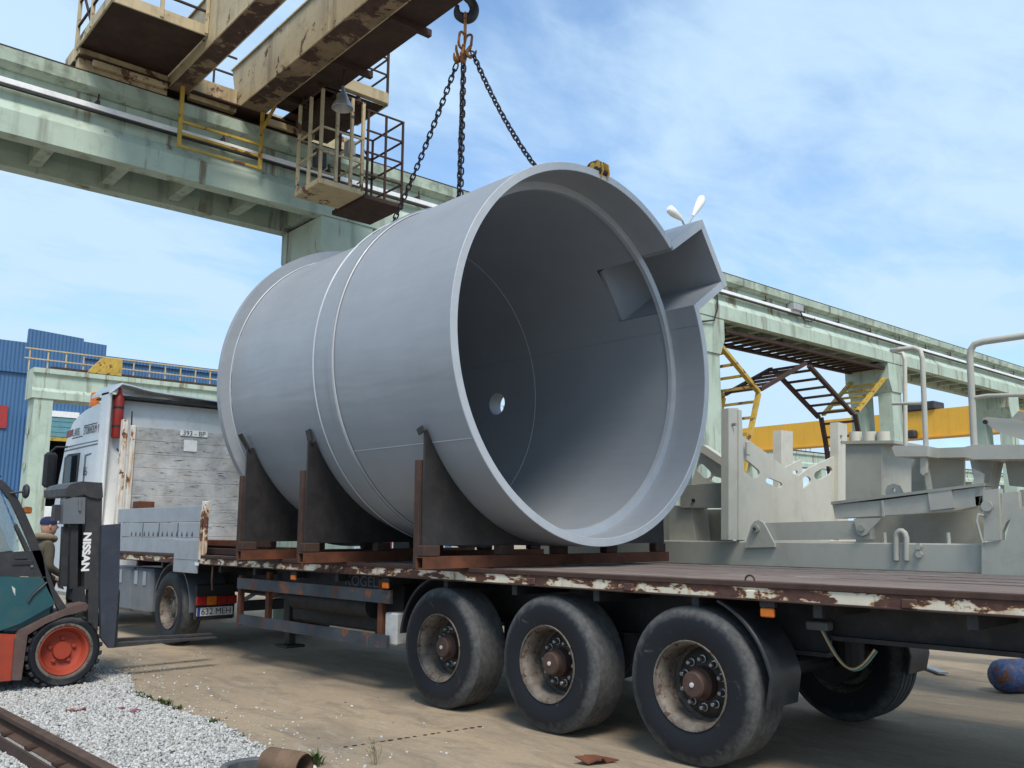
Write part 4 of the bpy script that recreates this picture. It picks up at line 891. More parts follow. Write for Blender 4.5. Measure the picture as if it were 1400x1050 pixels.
p = onGu(1247,588,YU-.3); g = MB(); g.cyl((YU-.3, p.y, yz0), (YU-.3, p.y, p.z), .03, 6); g.bbox((YU-.55, p.y-.25, p.z-.5), (YU-.05, p.y+.25, p.z), .1); part(g, 'hook_block', 'truck_dark', hs)
# blue hall
BV = 41.0
bh = thing('blue_hall', 'large blue corrugated industrial hall with stepped roofline', 'building', (10, BV, 0), 'G')
def bz(px, py): return onG(px, py, BV)
a_, b_, c_, d_, e_ = bz(-140,446), bz(40,449), bz(115,463), bz(146,472), bz(146,488); f_ = bz(620,548)
wallp = [(a_.x,0),(a_.x,a_.z),(b_.x,a_.z),(b_.x+.01,b_.z),(c_.x,c_.z+.0),(c_.x+.001,d_.z+.05),(d_.x,d_.z),(d_.x+.001,e_.z),(f_.x,e_.z),(f_.x,0)]
q0, q1 = bz(58,693), bz(104,602); dr = [(q0.x,.02),(q1.x,.02),(q1.x,q1.z),(q0.x,q1.z)]
g = MB(); g.prism([(u, BV, z) for u, z in wallp], (0, .3, 0), holes=[[(u, BV, z) for u, z in dr]]); part(g, 'wall', 'blue_cladding', bh)
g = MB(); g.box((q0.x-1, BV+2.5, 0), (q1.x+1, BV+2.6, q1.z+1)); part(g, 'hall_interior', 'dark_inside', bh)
g = MB(); g.box((a_.x, BV+.301, 0), (f_.x, BV+30, e_.z-.3)); 
g2_ = MB(); g2_.add([(a_.x, BV+.3, e_.z-.2), (f_.x, BV+.3, e_.z-.2), (f_.x, BV+30, e_.z-.2), (a_.x, BV+30, e_.z-.2)], [(0,1,2,3)]); part(g2_, 'roof', 'blue_cladding', bh)
g = MB(); g.box((c_.x, BV-.12, e_.z-.25), (f_.x, BV-.02, e_.z+.04)); part(g, 'roof_trim', 'blue_cladding', bh)
p, q = bz(0,505), bz(44,508); g = MB(); g.box((a_.x, BV-.14, p.z-.08), (q.x, BV-.02, p.z+.08)); part(g, 'roof_trim', 'blue_cladding', bh)
p, q = bz(60,600), bz(104,573); g = MB(); g.bbox((q0.x, BV-.2, q1.z+.1), (q1.x, BV-.02, q.z), .02); dd = part(g, 'roller_door', 'teal_door', bh)
for i in range(3): zz = q1.z+.1+(q.z-q1.z)*(i+1)/4; g = MB(); g.box((q0.x, BV-.22, zz-.03), (q1.x, BV-.201, zz+.03)); part(g, 'door_rib', 'teal_door', dd)
g = MB(); g.box((q0.x, BV-.24, q.z+.02), (q1.x, BV-.02, q.z+.35)); part(g, 'door_lintel', 'white_paint', bh)
g = MB(); g.box((q0.x, BV-.22, q1.z-.12), (q1.x, BV-.02, q1.z+.08)); part(g, 'door_edge', 'crane_yellow', bh)
p, q = bz(26,690), bz(33,567); g = MB(); g.box((p.x, BV-.3, 0), (p.x+.35, BV-.02, q.z)); part(g, 'door_frame', 'bright_blue', bh)
p, q = bz(-18,584), bz(11,555); g = MB(); g.box((p.x, BV-.1, p.z), (q.x, BV-.02, q.z)); part(g, 'red_panel', 'sign_red', bh)
p, q = onG(36,703,35), onG(105,693,35); g = MB(); g.bbox((p.x, 35, 0), (q.x+6, 35.3, q.z), .03); solo(g, 'low_wall', 'white_paint', ((p.x+q.x)/2+2, 35.1, 0), 'low white wall in front of the dark hall doorway', 'wall', frame='G')
# street lamp behind the vessel's spout
LY = 17.0; l1, l2, lb = onY(930,290,LY), onY(956,278,LY), onY(938,309,LY)
sl_ = thing('street_lamp', 'tall double-headed yard lamp rising behind the vessel spout', 'street lamp', (lb.x, LY, 0))
g = MB(); g.tube([(lb.x, LY, 0), (lb.x, LY, lb.z-1.2), (lb.x, LY, lb.z-.05)], [.14,.08,.06], 12); part(g, 'pole', 'pole_grey', sl_, 40)
for k, (p, q) in enumerate(((onY(914,285,LY), onY(932,300,LY)), (onY(961,270,LY), onY(948,294,LY)))):
    g = MB(); g.tube([(lb.x, LY, lb.z-.1), q], .035, 8); ar = part(g, 'lamp_arm', 'pole_grey', sl_)
    d = (p-q); g = MB(); g.tube([q-d*.05, q+d*.25, q+d*.6, q+d*.9, q+d*1.02], [.05,.11,.165,.165,.08], 12); g.v = [Vector((v.x, LY+(v.y-LY)*.8, v.z)) for v in g.v]; part(g, 'lamp_head', 'lamp_white', ar, 40)
# ================================================================== BEIGE MACHINE BEHIND THE TRAILER
MX = 9.2
mc = thing('crusher_chassis', 'beige steel machine chassis with V-notched hopper plate and handrails beyond the flatbed', 'machine', (10.4, 4.5, 0))
def mX(pts, X, d, name, mat='machine_beige', holes=(), parent=None):
    g = MB(); g.prism([onX(x, y, X) for x, y in pts], (d, 0, 0), [[onX(x, y, X) for x, y in h] for h in holes]); return part(g, name, mat, parent or mc)
def mY(pts, Y, d, name, mat='machine_beige', holes=(), parent=None):
    g = MB(); g.prism([onY(x, y, Y) for x, y in pts], (0, d, 0), [[onY(x, y, Y) for x, y in h] for h in holes]); return part(g, name, mat, parent or mc)
def rnd(px, py, rx, ry, n=14, rot=0): return [(px+rx*math.cos(a)*math.cos(rot)-ry*math.sin(a)*math.sin(rot), py+rx*math.cos(a)*math.sin(rot)+ry*math.sin(a)*math.cos(rot)) for a in [2*math.pi*i/n for i in range(n)]]
def slot(x0, y0, x1, y1, r, n=6):
    a = math.atan2(y1-y0, x1-x0); o = []
    for i in range(n+1): t = a+math.pi/2+math.pi*i/n; o.append((x0+r*math.cos(t), y0+r*math.sin(t)))
    for i in range(n+1): t = a-math.pi/2+math.pi*i/n; o.append((x1+r*math.cos(t), y1+r*math.sin(t)))
    return o
for x in (MX, MX+2.3):
    g = MB(); g.bbox((x, .6, 1.195), (x+.22, 9.2, 1.478), .012); part(g, 'chassis_beam', 'machine_beige', mc)
    for y in (8.4, 6.4, .9):
        g = MB(); g.bbox((x+.03, y-.09, 0.02), (x+.19, y+.09, 1.19), .01); g.bbox((x-.10, y-.2, 0), (x+.32, y+.2, .03), .006); part(g, 'support_leg', 'machine_inner', mc)
for y in (8.8, 6.9, 4.9, 2.2, .8):
    g = MB(); g.box((MX+.221, y-.08, 1.24), (MX+2.299, y+.08, 1.44)); part(g, 'cross_beam', 'machine_inner', mc)
VY = 5.85
# V-notched hopper plate with slots
vp = mY([(1010,741),(1010,594),(1017,597),(1052,622),(1083,647),(1092,651),(1106,640),(1147,621),(1147,741)], VY, .03, 'hopper_plate', 'machine_beige',
        holes=[slot(1019,636,1032,647,7), slot(1051,657,1066,663,4), slot(1097,662,1103,657,6), slot(1119,650,1132,643,6)])
mY([(996,738),(996,558),(1000,558),(1009.5,558),(1009.5,738)], VY-.03, .10, 'post', 'machine_beige')
mY([(1010,738),(1010,560),(1014,561),(1021,738)], VY-.05, .018, 'post_flange', 'machine_beige')
mY([(1146,738),(1146,577),(1158,580),(1160,738)], VY-.06, .12, 'post', 'machine_beige')
mY([(1068,690),(1068,588),(1084,590),(1084,690)], VY+1.2, .14, 'post', 'machine_beige')
mY([(1060,690),(1072,640),(1096,628),(1100,690)], VY+.75, .03, 'rear_hopper_plate', 'machine_beige', holes=[slot(1080,648,1088,646,3)])
for (x, y) in ((1006,580), (1151,596), (1152,604)):
    p = onY(x, y, VY-.08); g = MB(); g.cyl(p, p+Vector((0,.05,0)), .018, 8); part(g, 'bolt', 'bolt_steel', mc)
p = onY(1022,609,VY-.06); g = MB(); g.bbox(p+Vector((-.03,-.02,-.12)), p+Vector((.03,.02,.05)), .01); part(g, 'latch', 'machine_beige', mc)
# left end: channel, side plate and slanted slotted plate
mX([(930,664),(1000,659),(1000,694),(930,694)], MX+.1, .35, 'channel_beam', 'machine_inner')
p = onX(948,684,MX+.09); g = MB(); g.cyl(p+Vector((-.01,0,0)), p+Vector((.03,0,0)), .022, 10); part(g, 'bolt', 'truck_dark', mc)
mX([(880,698),(1000,696),(1000,742),(880,742)], MX+.55, .04, 'side_plate', 'machine_inner')
mX([(915,742),(915,690),(945,694),(950,742)], MX+.15, .35, 'end_block', 'machine_beige')
mX([(945,662),(958,617),(963,613),(1000,640),(1000,662)], MX+.75, .04, 'slanted_plate', 'machine_beige', holes=[slot(958,640,966,648,6), slot(975,655,983,657,4)])
mX([(955,616),(961,608),(1002,636),(1000,645)], MX+.68, .12, 'slanted_edge', 'machine_beige')
# pivot bracket, push arm and second bracket
brk = mX([(1018,749),(1019,744),(1027,718),(1031,713),(1037,711),(1043,714),(1046,719),(1058,742),(1059,748)], MX-.04, .035, 'pivot_bracket', 'machine_beige')
p = onX(1034,723,MX-.045); g = MB(); g.cyl(p+Vector((-.03,0,0)), p+Vector((.0,0,0)), .045, 14); part(g, 'pivot_pin', 'machine_inner', brk, 40); g = MB(); g.cyl(p+Vector((-.045,0,0)), p+Vector((-.031,0,0)), .02, 6); part(g, 'pivot_nut', 'bolt_steel', brk)
mX([(1046,715),(1186,711),(1190,737),(1052,739)], MX+.01, .14, 'push_arm', 'machine_beige')
brk = mX([(1167,709),(1205,708),(1190,724),(1184,731),(1178,733),(1172,730),(1170,722)], MX-.03, .03, 'pivot_bracket', 'machine_beige')
p = onX(1178,722,MX-.035); g = MB(); g.cyl(p+Vector((-.02,0,0)), p+Vector((.0,0,0)), .035, 12); part(g, 'pivot_pin', 'machine_inner', brk, 40)
# sloping beam with end lip
mX([(1138,690),(1205,684),(1345,665),(1345,690),(1300,699),(1142,709)], MX+.02, .22, 'sloping_beam', 'machine_beige')
mX([(1136,686),(1345,660),(1345,664),(1136,690)], MX-.01, .28, 'beam_lip', 'machine_inner')
mX([(1205,684),(1208,684),(1209,706),(1206,706)], MX-.005, .02, 'beam_strap', 'machine_beige')
mX([(1268,672),(1300,666),(1305,694),(1272,698)], MX-.004, .02, 'beam_patch', 'machine_beige')
mX([(1170,690),(1345,690),(1345,745),(1170,745)], MX+1.1, .04, 'inner_plate', 'machine_inner')
# lifting loop, studs
U_ = [onX(1225,766,MX-.02), onX(1225,735,MX-.02), onX(1226,729,MX-.02), onX(1230,726,MX-.02), onX(1233,726,MX-.02), onX(1237,729,MX-.02), onX(1239,735,MX-.02), onX(1239,766,MX-.02)]
g = MB(); g.tube(U_, .03, 10); part(g, 'lifting_loop', 'machine_beige', mc, 50)
for (x, y0, y1) in ((1209,728,738), (1296,728,738)):
    p, q = onX(x, y0, MX+.05), onX(x, y1, MX+.05); g = MB(); g.cyl(p, Vector((p.x, p.y, 1.47)), .02, 8); part(g, 'stud', 'machine_beige', mc)
for (x, y) in ((1256,747), (1257,758)):
    p = onX(x, y, MX-.03); g = MB(); g.cyl(p, p+Vector((.05,0,0)), .022, 8); g.cyl(p+Vector((-.02,0,0)), p, .035, 6); part(g, 'bolt', 'machine_beige', mc)
# engine box with three stubs
bxx = mX([(1156,690),(1156,607),(1205,605),(1205,690)], MX+.9, .9, 'engine_box', 'machine_inner')
mX([(1152,607),(1152,603),(1222,602),(1222,606)], MX+.85, 1.0, 'box_lid', 'machine_inner', parent=bxx)
for x in (1170, 1190, 1208):
    p = onX(x, 602, MX+1.2); g = MB(); g.cyl(p+Vector((0,0,-.01)), p+Vector((0,0,.10)), .075, 16); part(g, 'filler_stub', 'machine_beige', bxx, 40)
mX([(1214,690),(1210,672),(1213,664),(1221,661),(1229,664),(1236,678),(1238,690)], MX+.3, .03, 'lug_plate', 'machine_beige', holes=[rnd(1222,670,2.2,3)])
# platforms, panels and handrails
mX([(1219,612),(1222,609),(1268,610),(1268,624),(1224,624)], MX+.06, .75, 'platform_edge', 'machine_beige')
mX([(1268,613),(1325,611),(1325,625),(1268,626)], MX+.35, .6, 'platform_edge', 'machine_beige')
mX([(1314,612),(1332,608),(1400,608),(1440,608),(1440,627),(1332,628),(1314,624)], MX-.04, .75, 'platform_edge', 'machine_beige')
mX([(1246,626),(1264,626),(1264,688),(1246,690)], MX+.75, .3, 'panel', 'machine_inner')
mX([(1264,628),(1318,628),(1318,676),(1264,684)], MX+.62, .04, 'panel', 'machine_beige')
mX([(1262,640),(1268,640),(1276,690),(1272,692)], MX+.25, .05, 'brace', 'machine_beige')
mX([(1258,624),(1266,624),(1266,646),(1262,650),(1258,646)], MX+.1, .06, 'hinge', 'machine_beige')
mX([(1326,629),(1358,629),(1350,668),(1334,668)], MX+.3, .3, 'pedestal', 'machine_inner')
mX([(1374,630),(1410,630),(1400,666),(1380,664)], MX+.4, .3, 'pedestal', 'machine_inner')
mX([(1330,640),(1345,648),(1342,700),(1334,690)], MX+.02, .03, 'bent_plate', 'machine_beige')
mX([(1344,670),(1365,668),(1368,738),(1346,740)], MX-.10, .12, 'tower_post', 'machine_beige')
p = onX(1350,692,MX-.11); g = MB(); g.cyl(p+Vector((-.03,0,0)), p, .05, 14); part(g, 'pivot_pin', 'machine_beige', mc, 40)
mX([(1342,742),(1375,738),(1382,705),(1404,688),(1470,684),(1470,790),(1342,790)], MX-.08, .10, 'corner_plate', 'machine_beige')
mX([(1369,674),(1392,672),(1394,698),(1376,714),(1369,730)], MX-.05, .08, 'gusset_plate', 'machine_beige')
mX([(1394,670),(1470,660),(1470,694),(1394,698)], MX+.05, .2, 'sloping_beam', 'machine_inner')
mX([(1342,573),(1348,570),(1382,573),(1440,590),(1440,612),(1400,602),(1362,590)], MX+.1, .06, 'arm_plate', 'machine_beige')
mX([(1382,573),(1392,562),(1440,570),(1440,588)], MX+.12, .3, 'arm_box', 'machine_inner')
p = onX(1347,577,MX+.09); g = MB(); g.cyl(p+Vector((-.01,0,0)), p+Vector((.02,0,0)), .022, 10); part(g, 'bolt', 'truck_dark', mc)
def rails(pts, X, r_, name='handrail'):
    g = MB(); pp = [onX(x, y, X) if len(q) == 0 else onX(x, y, X)+Vector(q[0]) for (x, y, *q) in pts]; g.tube(pp, r_, 10); return part(g, name, 'machine_beige', mc, 50)
rails([(1266,611), (1261,490), (1258,479), (1250,475.5), (1228,478)], MX+.15, .027); 
rails([(1238,611), (1237,492), (1234,483), (1219,479)], MX+.65, .024); rails([(1220,552), (1264,551)], MX+.15, .018)
p, q = onX(1228,478,MX+.15), onX(1219,479,MX+.65); g = MB(); g.tube([p, q], .024, 8); part(g, 'handrail', 'machine_beige', mc)
rails([(1332,611), (1326,490), (1327,479), (1332,471), (1345,467), (1400,459), (1470,449)], MX+.0, .033); rails([(1331,544), (1350,541), (1470,538)], MX+.0, .02)
g = MB(); g.tube([onX(1345,705,MX-.12), onX(1338,703,MX-.14), onX(1335,712,MX-.15), onX(1339,728,MX-.14), onX(1343,742,MX-.12)], .014, 8); part(g, 'grab_handle', 'machine_beige', mc, 50)

# ================================================================== TRACTOR UNIT
TX = 5.38; TW = 2.47
tk = thing('truck_tractor', 'white sleeper-cab truck tractor parked in front of the grey headboard', 'truck', (6.6, 14.8, 0))
def tX(pts, X, d, name, mat, holes=(), parent=None):
    g = MB(); g.prism([onX(x, y, X) for x, y in pts], (d, 0, 0), [[onX(x, y, X) for x, y in h] for h in holes]); return part(g, name, mat, parent or tk)
side = [(141,720),(147,545),(140,548),(130,552),(118,558),(108,566),(100,576),(95,588),(90,604),(85,630),(79,660),(72,700),(70,730),(70,790),(142,780)]
sp_ = [onX(x, y, TX) for x, y in side]
g = MB()                                        # cab body: side outline lofted across, front narrowed, edges rounded by an extra inset ring
rings = [(.0, .10), (.035, .03), (.12, 0), (TW-.12, 0), (TW-.035, .03), (TW, .10)]
cy_ = sum(p.y for p in sp_)/len(sp_); cz_ = sum(p.z for p in sp_)/len(sp_); k = len(sp_)
for (dx_, ins) in rings:
    for p in sp_:
        fr_ = 0; g.v.append(Vector((TX+dx_+(fr_*.16 if dx_ < 1 else -fr_*.16), p.y-(p.y-cy_)*ins*.3, p.z-(p.z-cz_)*ins*.35)))
for j in range(len(rings)-1):
    for i in range(k): i2 = (i+1) % k; g.f.append((j*k+i, j*k+i2, (j+1)*k+i2, (j+1)*k+i))
g.f.append(tuple(range(k))); g.f.append(tuple((len(rings)-1)*k+i for i in range(k)))
cab = part(g, 'cab', 'truck_white', tk, 35)
def cabpt(px, py, X=TX):                         # a point on the tapered cab side
    p = onX(px, py, X)
    for _ in range(3): fr_ = 0; p = onX(px, py, X+fr_*.16)
    return p
def cabpoly(pts, name, mat, off=.006, d=.008):
    pp = [cabpt(x, y)-Vector((off, 0, 0)) for x, y in pts]; g = MB(); g.prism(pp, (d, 0, 0)); return part(g, name, mat, cab)
cabpoly([(86,683),(91,628),(95,624),(107,622),(104,660),(100,683)], 'side_window', 'dark_glass', .012, .01)
cabpoly([(83,686),(89,626),(94,621),(110,619),(103,686),(100.5,685),(107,622),(95,624),(91,628),(86,683)], 'window_seal', 'truck_dark', .010, .008)
cabpoly([(113,660),(116,622),(125,619),(125,621),(118,624),(115,660)], 'panel_seam', 'truck_grey', .004, .006)
cabpoly([(88,616),(141,604),(141,606),(88,618)], 'panel_seam', 'truck_grey', .004, .006); cabpoly([(89,611),(141,600),(141,601.5),(89,612.5)], 'panel_seam', 'truck_grey', .004, .006)
cabpoly([(92,590),(100,587),(99,596),(91,599)], 'red_stripe', 'ink_red', .006, .006); cabpoly([(135,580),(140,578),(140,590),(135,592)], 'red_stripe', 'ink_red', .006, .006)
def cabtext(s, px, py, size, mat='ink', sx=1): 
    p = cabpt(px, py); return text(s, size, mat, tk, p-Vector((.014,0,0)), (0.0,-1,0), (0,0,1), sx=sx, bold=0)
cabtext('LARS', 105, 591.5, .20, sx=.80); cabtext('STORHOLM', 124, 588, .20, sx=.62); cabtext('16', 116.5, 645, .22)
cabpoly([(99,599),(113,595.6),(113,596.8),(99,600.2)], 'stripe', 'ink', .006, .006); cabpoly([(115,582.0),(133,577.5),(133,578.7),(115,583.2)], 'stripe', 'ink', .006, .006)
# roof collar: thin lip swept back over the gap, seen from below
yr = sp_[1].y; zr = sp_[1].z
lip = [onX(147,537,5.30)]
g = MB(); n = 14; top = []; 
for i in range(n+1):
    t_ = i/n; x = 5.30+t_*2.62; zz = zr+.20-.10*t_+.06*math.exp(-((t_-.08)/.12)**2)-(.16*(1-t_/.05) if t_ < .05 else 0)
    for (dy, dz) in ((.55,.02),(-.32,.0),(-.36,-.03),(.55,-.03)): g.v.append(Vector((x, yr+dy, zz+dz)))
for i in range(n):
    for q in range(4): q2 = (q+1) % 4; g.f.append((i*4+q, i*4+q2, (i+1)*4+q2, (i+1)*4+q))
g.f.append((0,1,2,3)); g.f.append(tuple(n*4+q for q in range(4))); part(g, 'roof_collar', 'truck_white', tk, 30)
g = MB(); g.box((5.36, yr-.28, zr+.02), (7.86, yr+.5, zr+.045)); part(g, 'collar_underside', 'truck_dark', tk)  # dark sheet across the underside of the white collar
g = MB(); g.bbox((5.30, yr-.30, 1.35), (5.36, yr+.08, zr+.14), .02); part(g, 'side_fairing', 'truck_white', tk)
p = onX(147,567,5.42); g = MB(); pz = p.z; ex = Vector((5.50, yr-.22, pz)); g.lathe([(-.42,.0001),(-.42,.07),(-.40,.085),(.26,.085),(.34,.05),(.36,.03),(.44,.03),(.45,.0001)], c=ex, axis='Z', n=18); fe = part(g, 'fire_extinguisher', 'red_paint', tk, 40)
for dz in (-.22, .1):
    g = MB(); g.lathe([(dz-.02,.088),(dz+.02,.088)], c=ex, axis='Z', n=18); part(g, 'extinguisher_strap', 'truck_dark', fe)
p = onX(130,543,6.0); g = MB(); bcn = onX(129.5,552,5.9); g.lathe([(-.05,.0001),(-.05,.10),(.02,.10),(.03,.085),(.20,.08),(.22,.06),(.22,.0001)], c=bcn, axis='Z', n=18); part(g, 'beacon', 'orange_lens', tk, 40)
g = MB(); g.bbox((5.02, 17.66, 2.35), (5.24, 17.80, 3.0), .05); mr = part(g, 'wing_mirror', 'truck_dark', tk); g = MB(); g.tube([(5.55,17.6,3.12),(5.2,17.72,3.1),(5.12,17.73,3.0)], .02, 6); part(g, 'mirror_arm', 'truck_dark', mr)
g = MB(); w0, w1 = onX(85,630,TX), onX(78,665,TX); g.prism([(5.75, w0.y+.012, w0.z), (7.5, w0.y+.012, w0.z), (7.5, w1.y+.02, w1.z), (5.75, w1.y+.02, w1.z)], (0, .01, 0)); part(g, 'windscreen', 'dark_glass', tk)
g = MB(); g.bbox((5.42, 15.6, .42), (7.82, 18.35, 1.25), .08); part(g, 'bumper_base', 'truck_white', tk)
g = MB(); g.tube([(5.5, yr-.28, 2.95), (5.6, yr-.28, 2.82), (5.72, yr-.3, 2.86), (5.7, yr-.3, 3.6)], .012, 6); part(g, 'air_hose', 'truck_dark', tk)
# chassis, skirts, rear wheels, mudguard, lights
for x in (6.15, 7.0):
    g = MB(); g.bbox((x-.04, 11.75, .72), (x+.04, 17.5, .96), .01); part(g, 'frame_rail', 'chassis_black', tk)
g = MB(); g.lathe([(-.10,.0001),(-.08,.45),(.0,.5),(.03,.5)], c=(6.58, 12.9, 1.03), axis='Z', n=24); part(g, 'fifth_wheel', 'chassis_black', tk)
for y0, y1 in ((13.32, 14.05), (14.06, 15.2)):
    g = MB(); g.bbox((5.36, y0, .36), (5.75, y1, 1.02), .05); sk_ = part(g, 'side_skirt', 'truck_grey', tk)
    for y in ((y0+y1)/2-.14, (y0+y1)/2+.18): g = MB(); g.bbox((5.345, y-.05, .78), (5.359, y+.05, .98), .003); part(g, 'skirt_latch', 'board_aluminium', sk_)
def truck_wheel(y, x, s, rim):
    g = MB(); g.lathe([(s*a_, r_) for a_, r_ in ((.0,.29),(.01,.30),(.03,.285),(.12,.26),(.15,.2),(.13,.14),(.10,.12),(.08,.06),(.08,.0001))], n=28)
    w = part(g, 'wheel', rim, tk, 45, origin=(x, y, .51)); g = MB()
    g.lathe([(s*a_, r_) for a_, r_ in ((.02,.295),(.0,.34),(-.005,.42),(.01,.475),(.04,.502),(.15,.507),(.26,.505),(.29,.47),(.295,.38),(.28,.29))], n=40); part(g, 'tyre', 'tyre', w, 40, local=True)
    for k_ in range(10):
        a_ = k_*.6283; g = MB(); g.lathe([(s*.14,.018),(s*.105,.016),(s*.10,.0001)], c=(0,.17*math.cos(a_),.17*math.sin(a_)), n=6); part(g, 'wheel_nut', 'bolt_steel', w, local=True)
truck_wheel(12.66, 5.36, 1, 'rim_dusty'); truck_wheel(12.66, 7.86, -1, 'rim_dusty'); truck_wheel(16.75, 5.42, 1, 'rim_dusty'); truck_wheel(16.75, 7.82, -1, 'rim_dusty')
g = MB(); prof = [(.60*math.cos(a_), .60*math.sin(a_)) for a_ in np.linspace(math.pi+.05, R(20), 14)]
g.prism([(5.40, 12.66+y_, .51+z_) for y_, z_ in prof]+[(5.40, 12.66+y_*1.03, .51+z_*1.03) for y_, z_ in reversed(prof)], (.55, 0, 0)); part(g, 'mudguard', 'truck_grey', tk, 40)
g = MB(); g.bbox((5.42, 11.92, .38), (6.0, 11.97, .86), .02); mf = part(g, 'rear_panel', 'truck_dark', tk)
pa, pb = onY(266,816,11.9), onY(316,832,11.9)
xs_ = np.linspace(pa.x+.02, 6.0, 5)
for i in range(4):
    g = MB(); g.bbox((xs_[i]+.003, 11.86, .58), (xs_[i+1]-.003, 11.918, .70), .012); part(g, 'tail_light', ['red_lens','orange_lens','red_lens','red_lens'][i], tk)
g = MB(); g.bbox((5.44, 11.90, .435), (5.96, 11.912, .548), .004); npl = part(g, 'number_plate', 'plate_white', tk)
g = MB(); g.box((5.442, 11.897, .437), (5.485, 11.8995, .546)); part(g, 'plate_band', 'plate_blue', npl)
text('632 MEH', .115, 'ink', tk, (5.715, 11.8975, .490), (1,0,0), (0,0,1), bold=0)
g = MB(); g.bbox((6.02, 11.76, .48), (7.2, 11.85, .62), .01); part(g, 'rear_cross_member', 'chassis_black', tk)
g = MB(); g.prism([(6.02, 11.72, .60), (6.3, 11.72, .74), (6.3, 11.72, .80), (6.02, 11.72, .66)], (0, .02, 0)); part(g, 'ramp_plate', 'board_aluminium', tk)

# ================================================================== FORKLIFT
FY = 9.9
fk = thing('forklift', 'teal and orange forklift with dark mast standing on the gravel edge', 'forklift', (2.4, 10.5, 0))
def fP(pts, name, mat, d, Y=FY, holes=(), parent=None, smooth=None):
    g = MB(); g.prism([onY(x, y, Y) for x, y in pts], (0, d, 0), [[onY(x, y, Y) for x, y in h] for h in holes]); return part(g, name, mat, parent or fk, smooth)
FWD = 1.18
def fork_wheel(x, y, s, rr=.37):
    g = MB(); g.lathe([(s*a_, r_*rr/.37) for a_, r_ in ((.0,.235),(.008,.245),(.02,.24),(.03,.215),(.09,.19),(.11,.15),(.105,.09),(.07,.085),(.07,.0001))], axis='Y', n=32); w = part(g, 'wheel', 'fork_orange', fk, 40, origin=(x, y, rr))
    g = MB(); g.lathe([(s*a_, r_*rr/.37) for a_, r_ in ((.018,.242),(-.004,.25),(-.008,.27),(.0,.285))], axis='Y', n=32); part(g, 'rim_ring', 'rim_dusty', w, 40, local=True)
    g = MB(); g.lathe([(s*a_, r_*rr/.37) for a_, r_ in ((.01,.25),(-.012,.285),(-.01,.325),(.02,.35),(.12,.356),(.22,.35),(.25,.32),(.25,.25))], axis='Y', n=48); part(g, 'tyre', 'fork_tyre', w, 40, local=True)
    lug = MB(); lug.bbox((-.022, -.006, .340*rr/.37), (.022, .11, .370*rr/.37), .006); lug.v = [Vector((v.x+(v.y*.25), v.y*s, v.z)) for v in lug.v]; me = mesh_of(lug, 'tread_lug', 'rubber_dark')
    for i in range(26):
        inst(me, 'tread_lug', w, Matrix.Rotation(i*2*math.pi/26, 4, 'Y')); inst(me, 'tread_lug', w, Matrix.Rotation((i+.5)*2*math.pi/26, 4, 'Y') @ Matrix.Translation((0, s*.135, 0)))
    for i in range(5):
        a_ = i*1.2566+.3; g = MB(); g.lathe([(s*.11,.02),(s*.085,.02),(s*.082,.0001)], c=(.12*math.cos(a_), 0, .12*math.sin(a_)), axis='Y', n=6); part(g, 'wheel_nut', 'fork_orange', w, local=True)
    return w
fork_wheel(3.155, FY, 1); fork_wheel(3.155, FY+FWD, -1); fork_wheel(1.45, FY+.08, 1, .28); fork_wheel(1.45, FY+FWD-.08, -1, .28)
E0 = Vector((1.15, 0, 0))
def fbox(x0, z0, x1, z1, y0, y1, name, mat, e=.03, parent=None): g = MB(); g.bbox((x0, y0, z0), (x1, y1, z1), e); return part(g, name, mat, parent or fk)
ya, yb = FY+.02, FY+FWD-.02
g = MB(); lo = onY(18,930,FY); g.prism([(1.05,ya,.16),(lo.x+.0,ya,.13),(onY(26,872,FY).x,ya,.56),(2.3,ya,.62),(1.9,ya,.60),(1.05,ya,.60)], (0, yb-ya, 0)); part(g, 'lower_body', 'fork_orange', fk)
g = MB(); g.prism([(.95,ya,.25),(1.3,ya,.25),(1.3,ya,1.10),(1.15,ya,1.12),(1.0,ya,1.0),(.92,ya,.6)], (0, yb-ya, 0)); part(g, 'counterweight', 'fork_orange', fk)
def z_at(px, py): return onY(px, py, FY).z
def x_at(px, py): return onY(px, py, FY).x
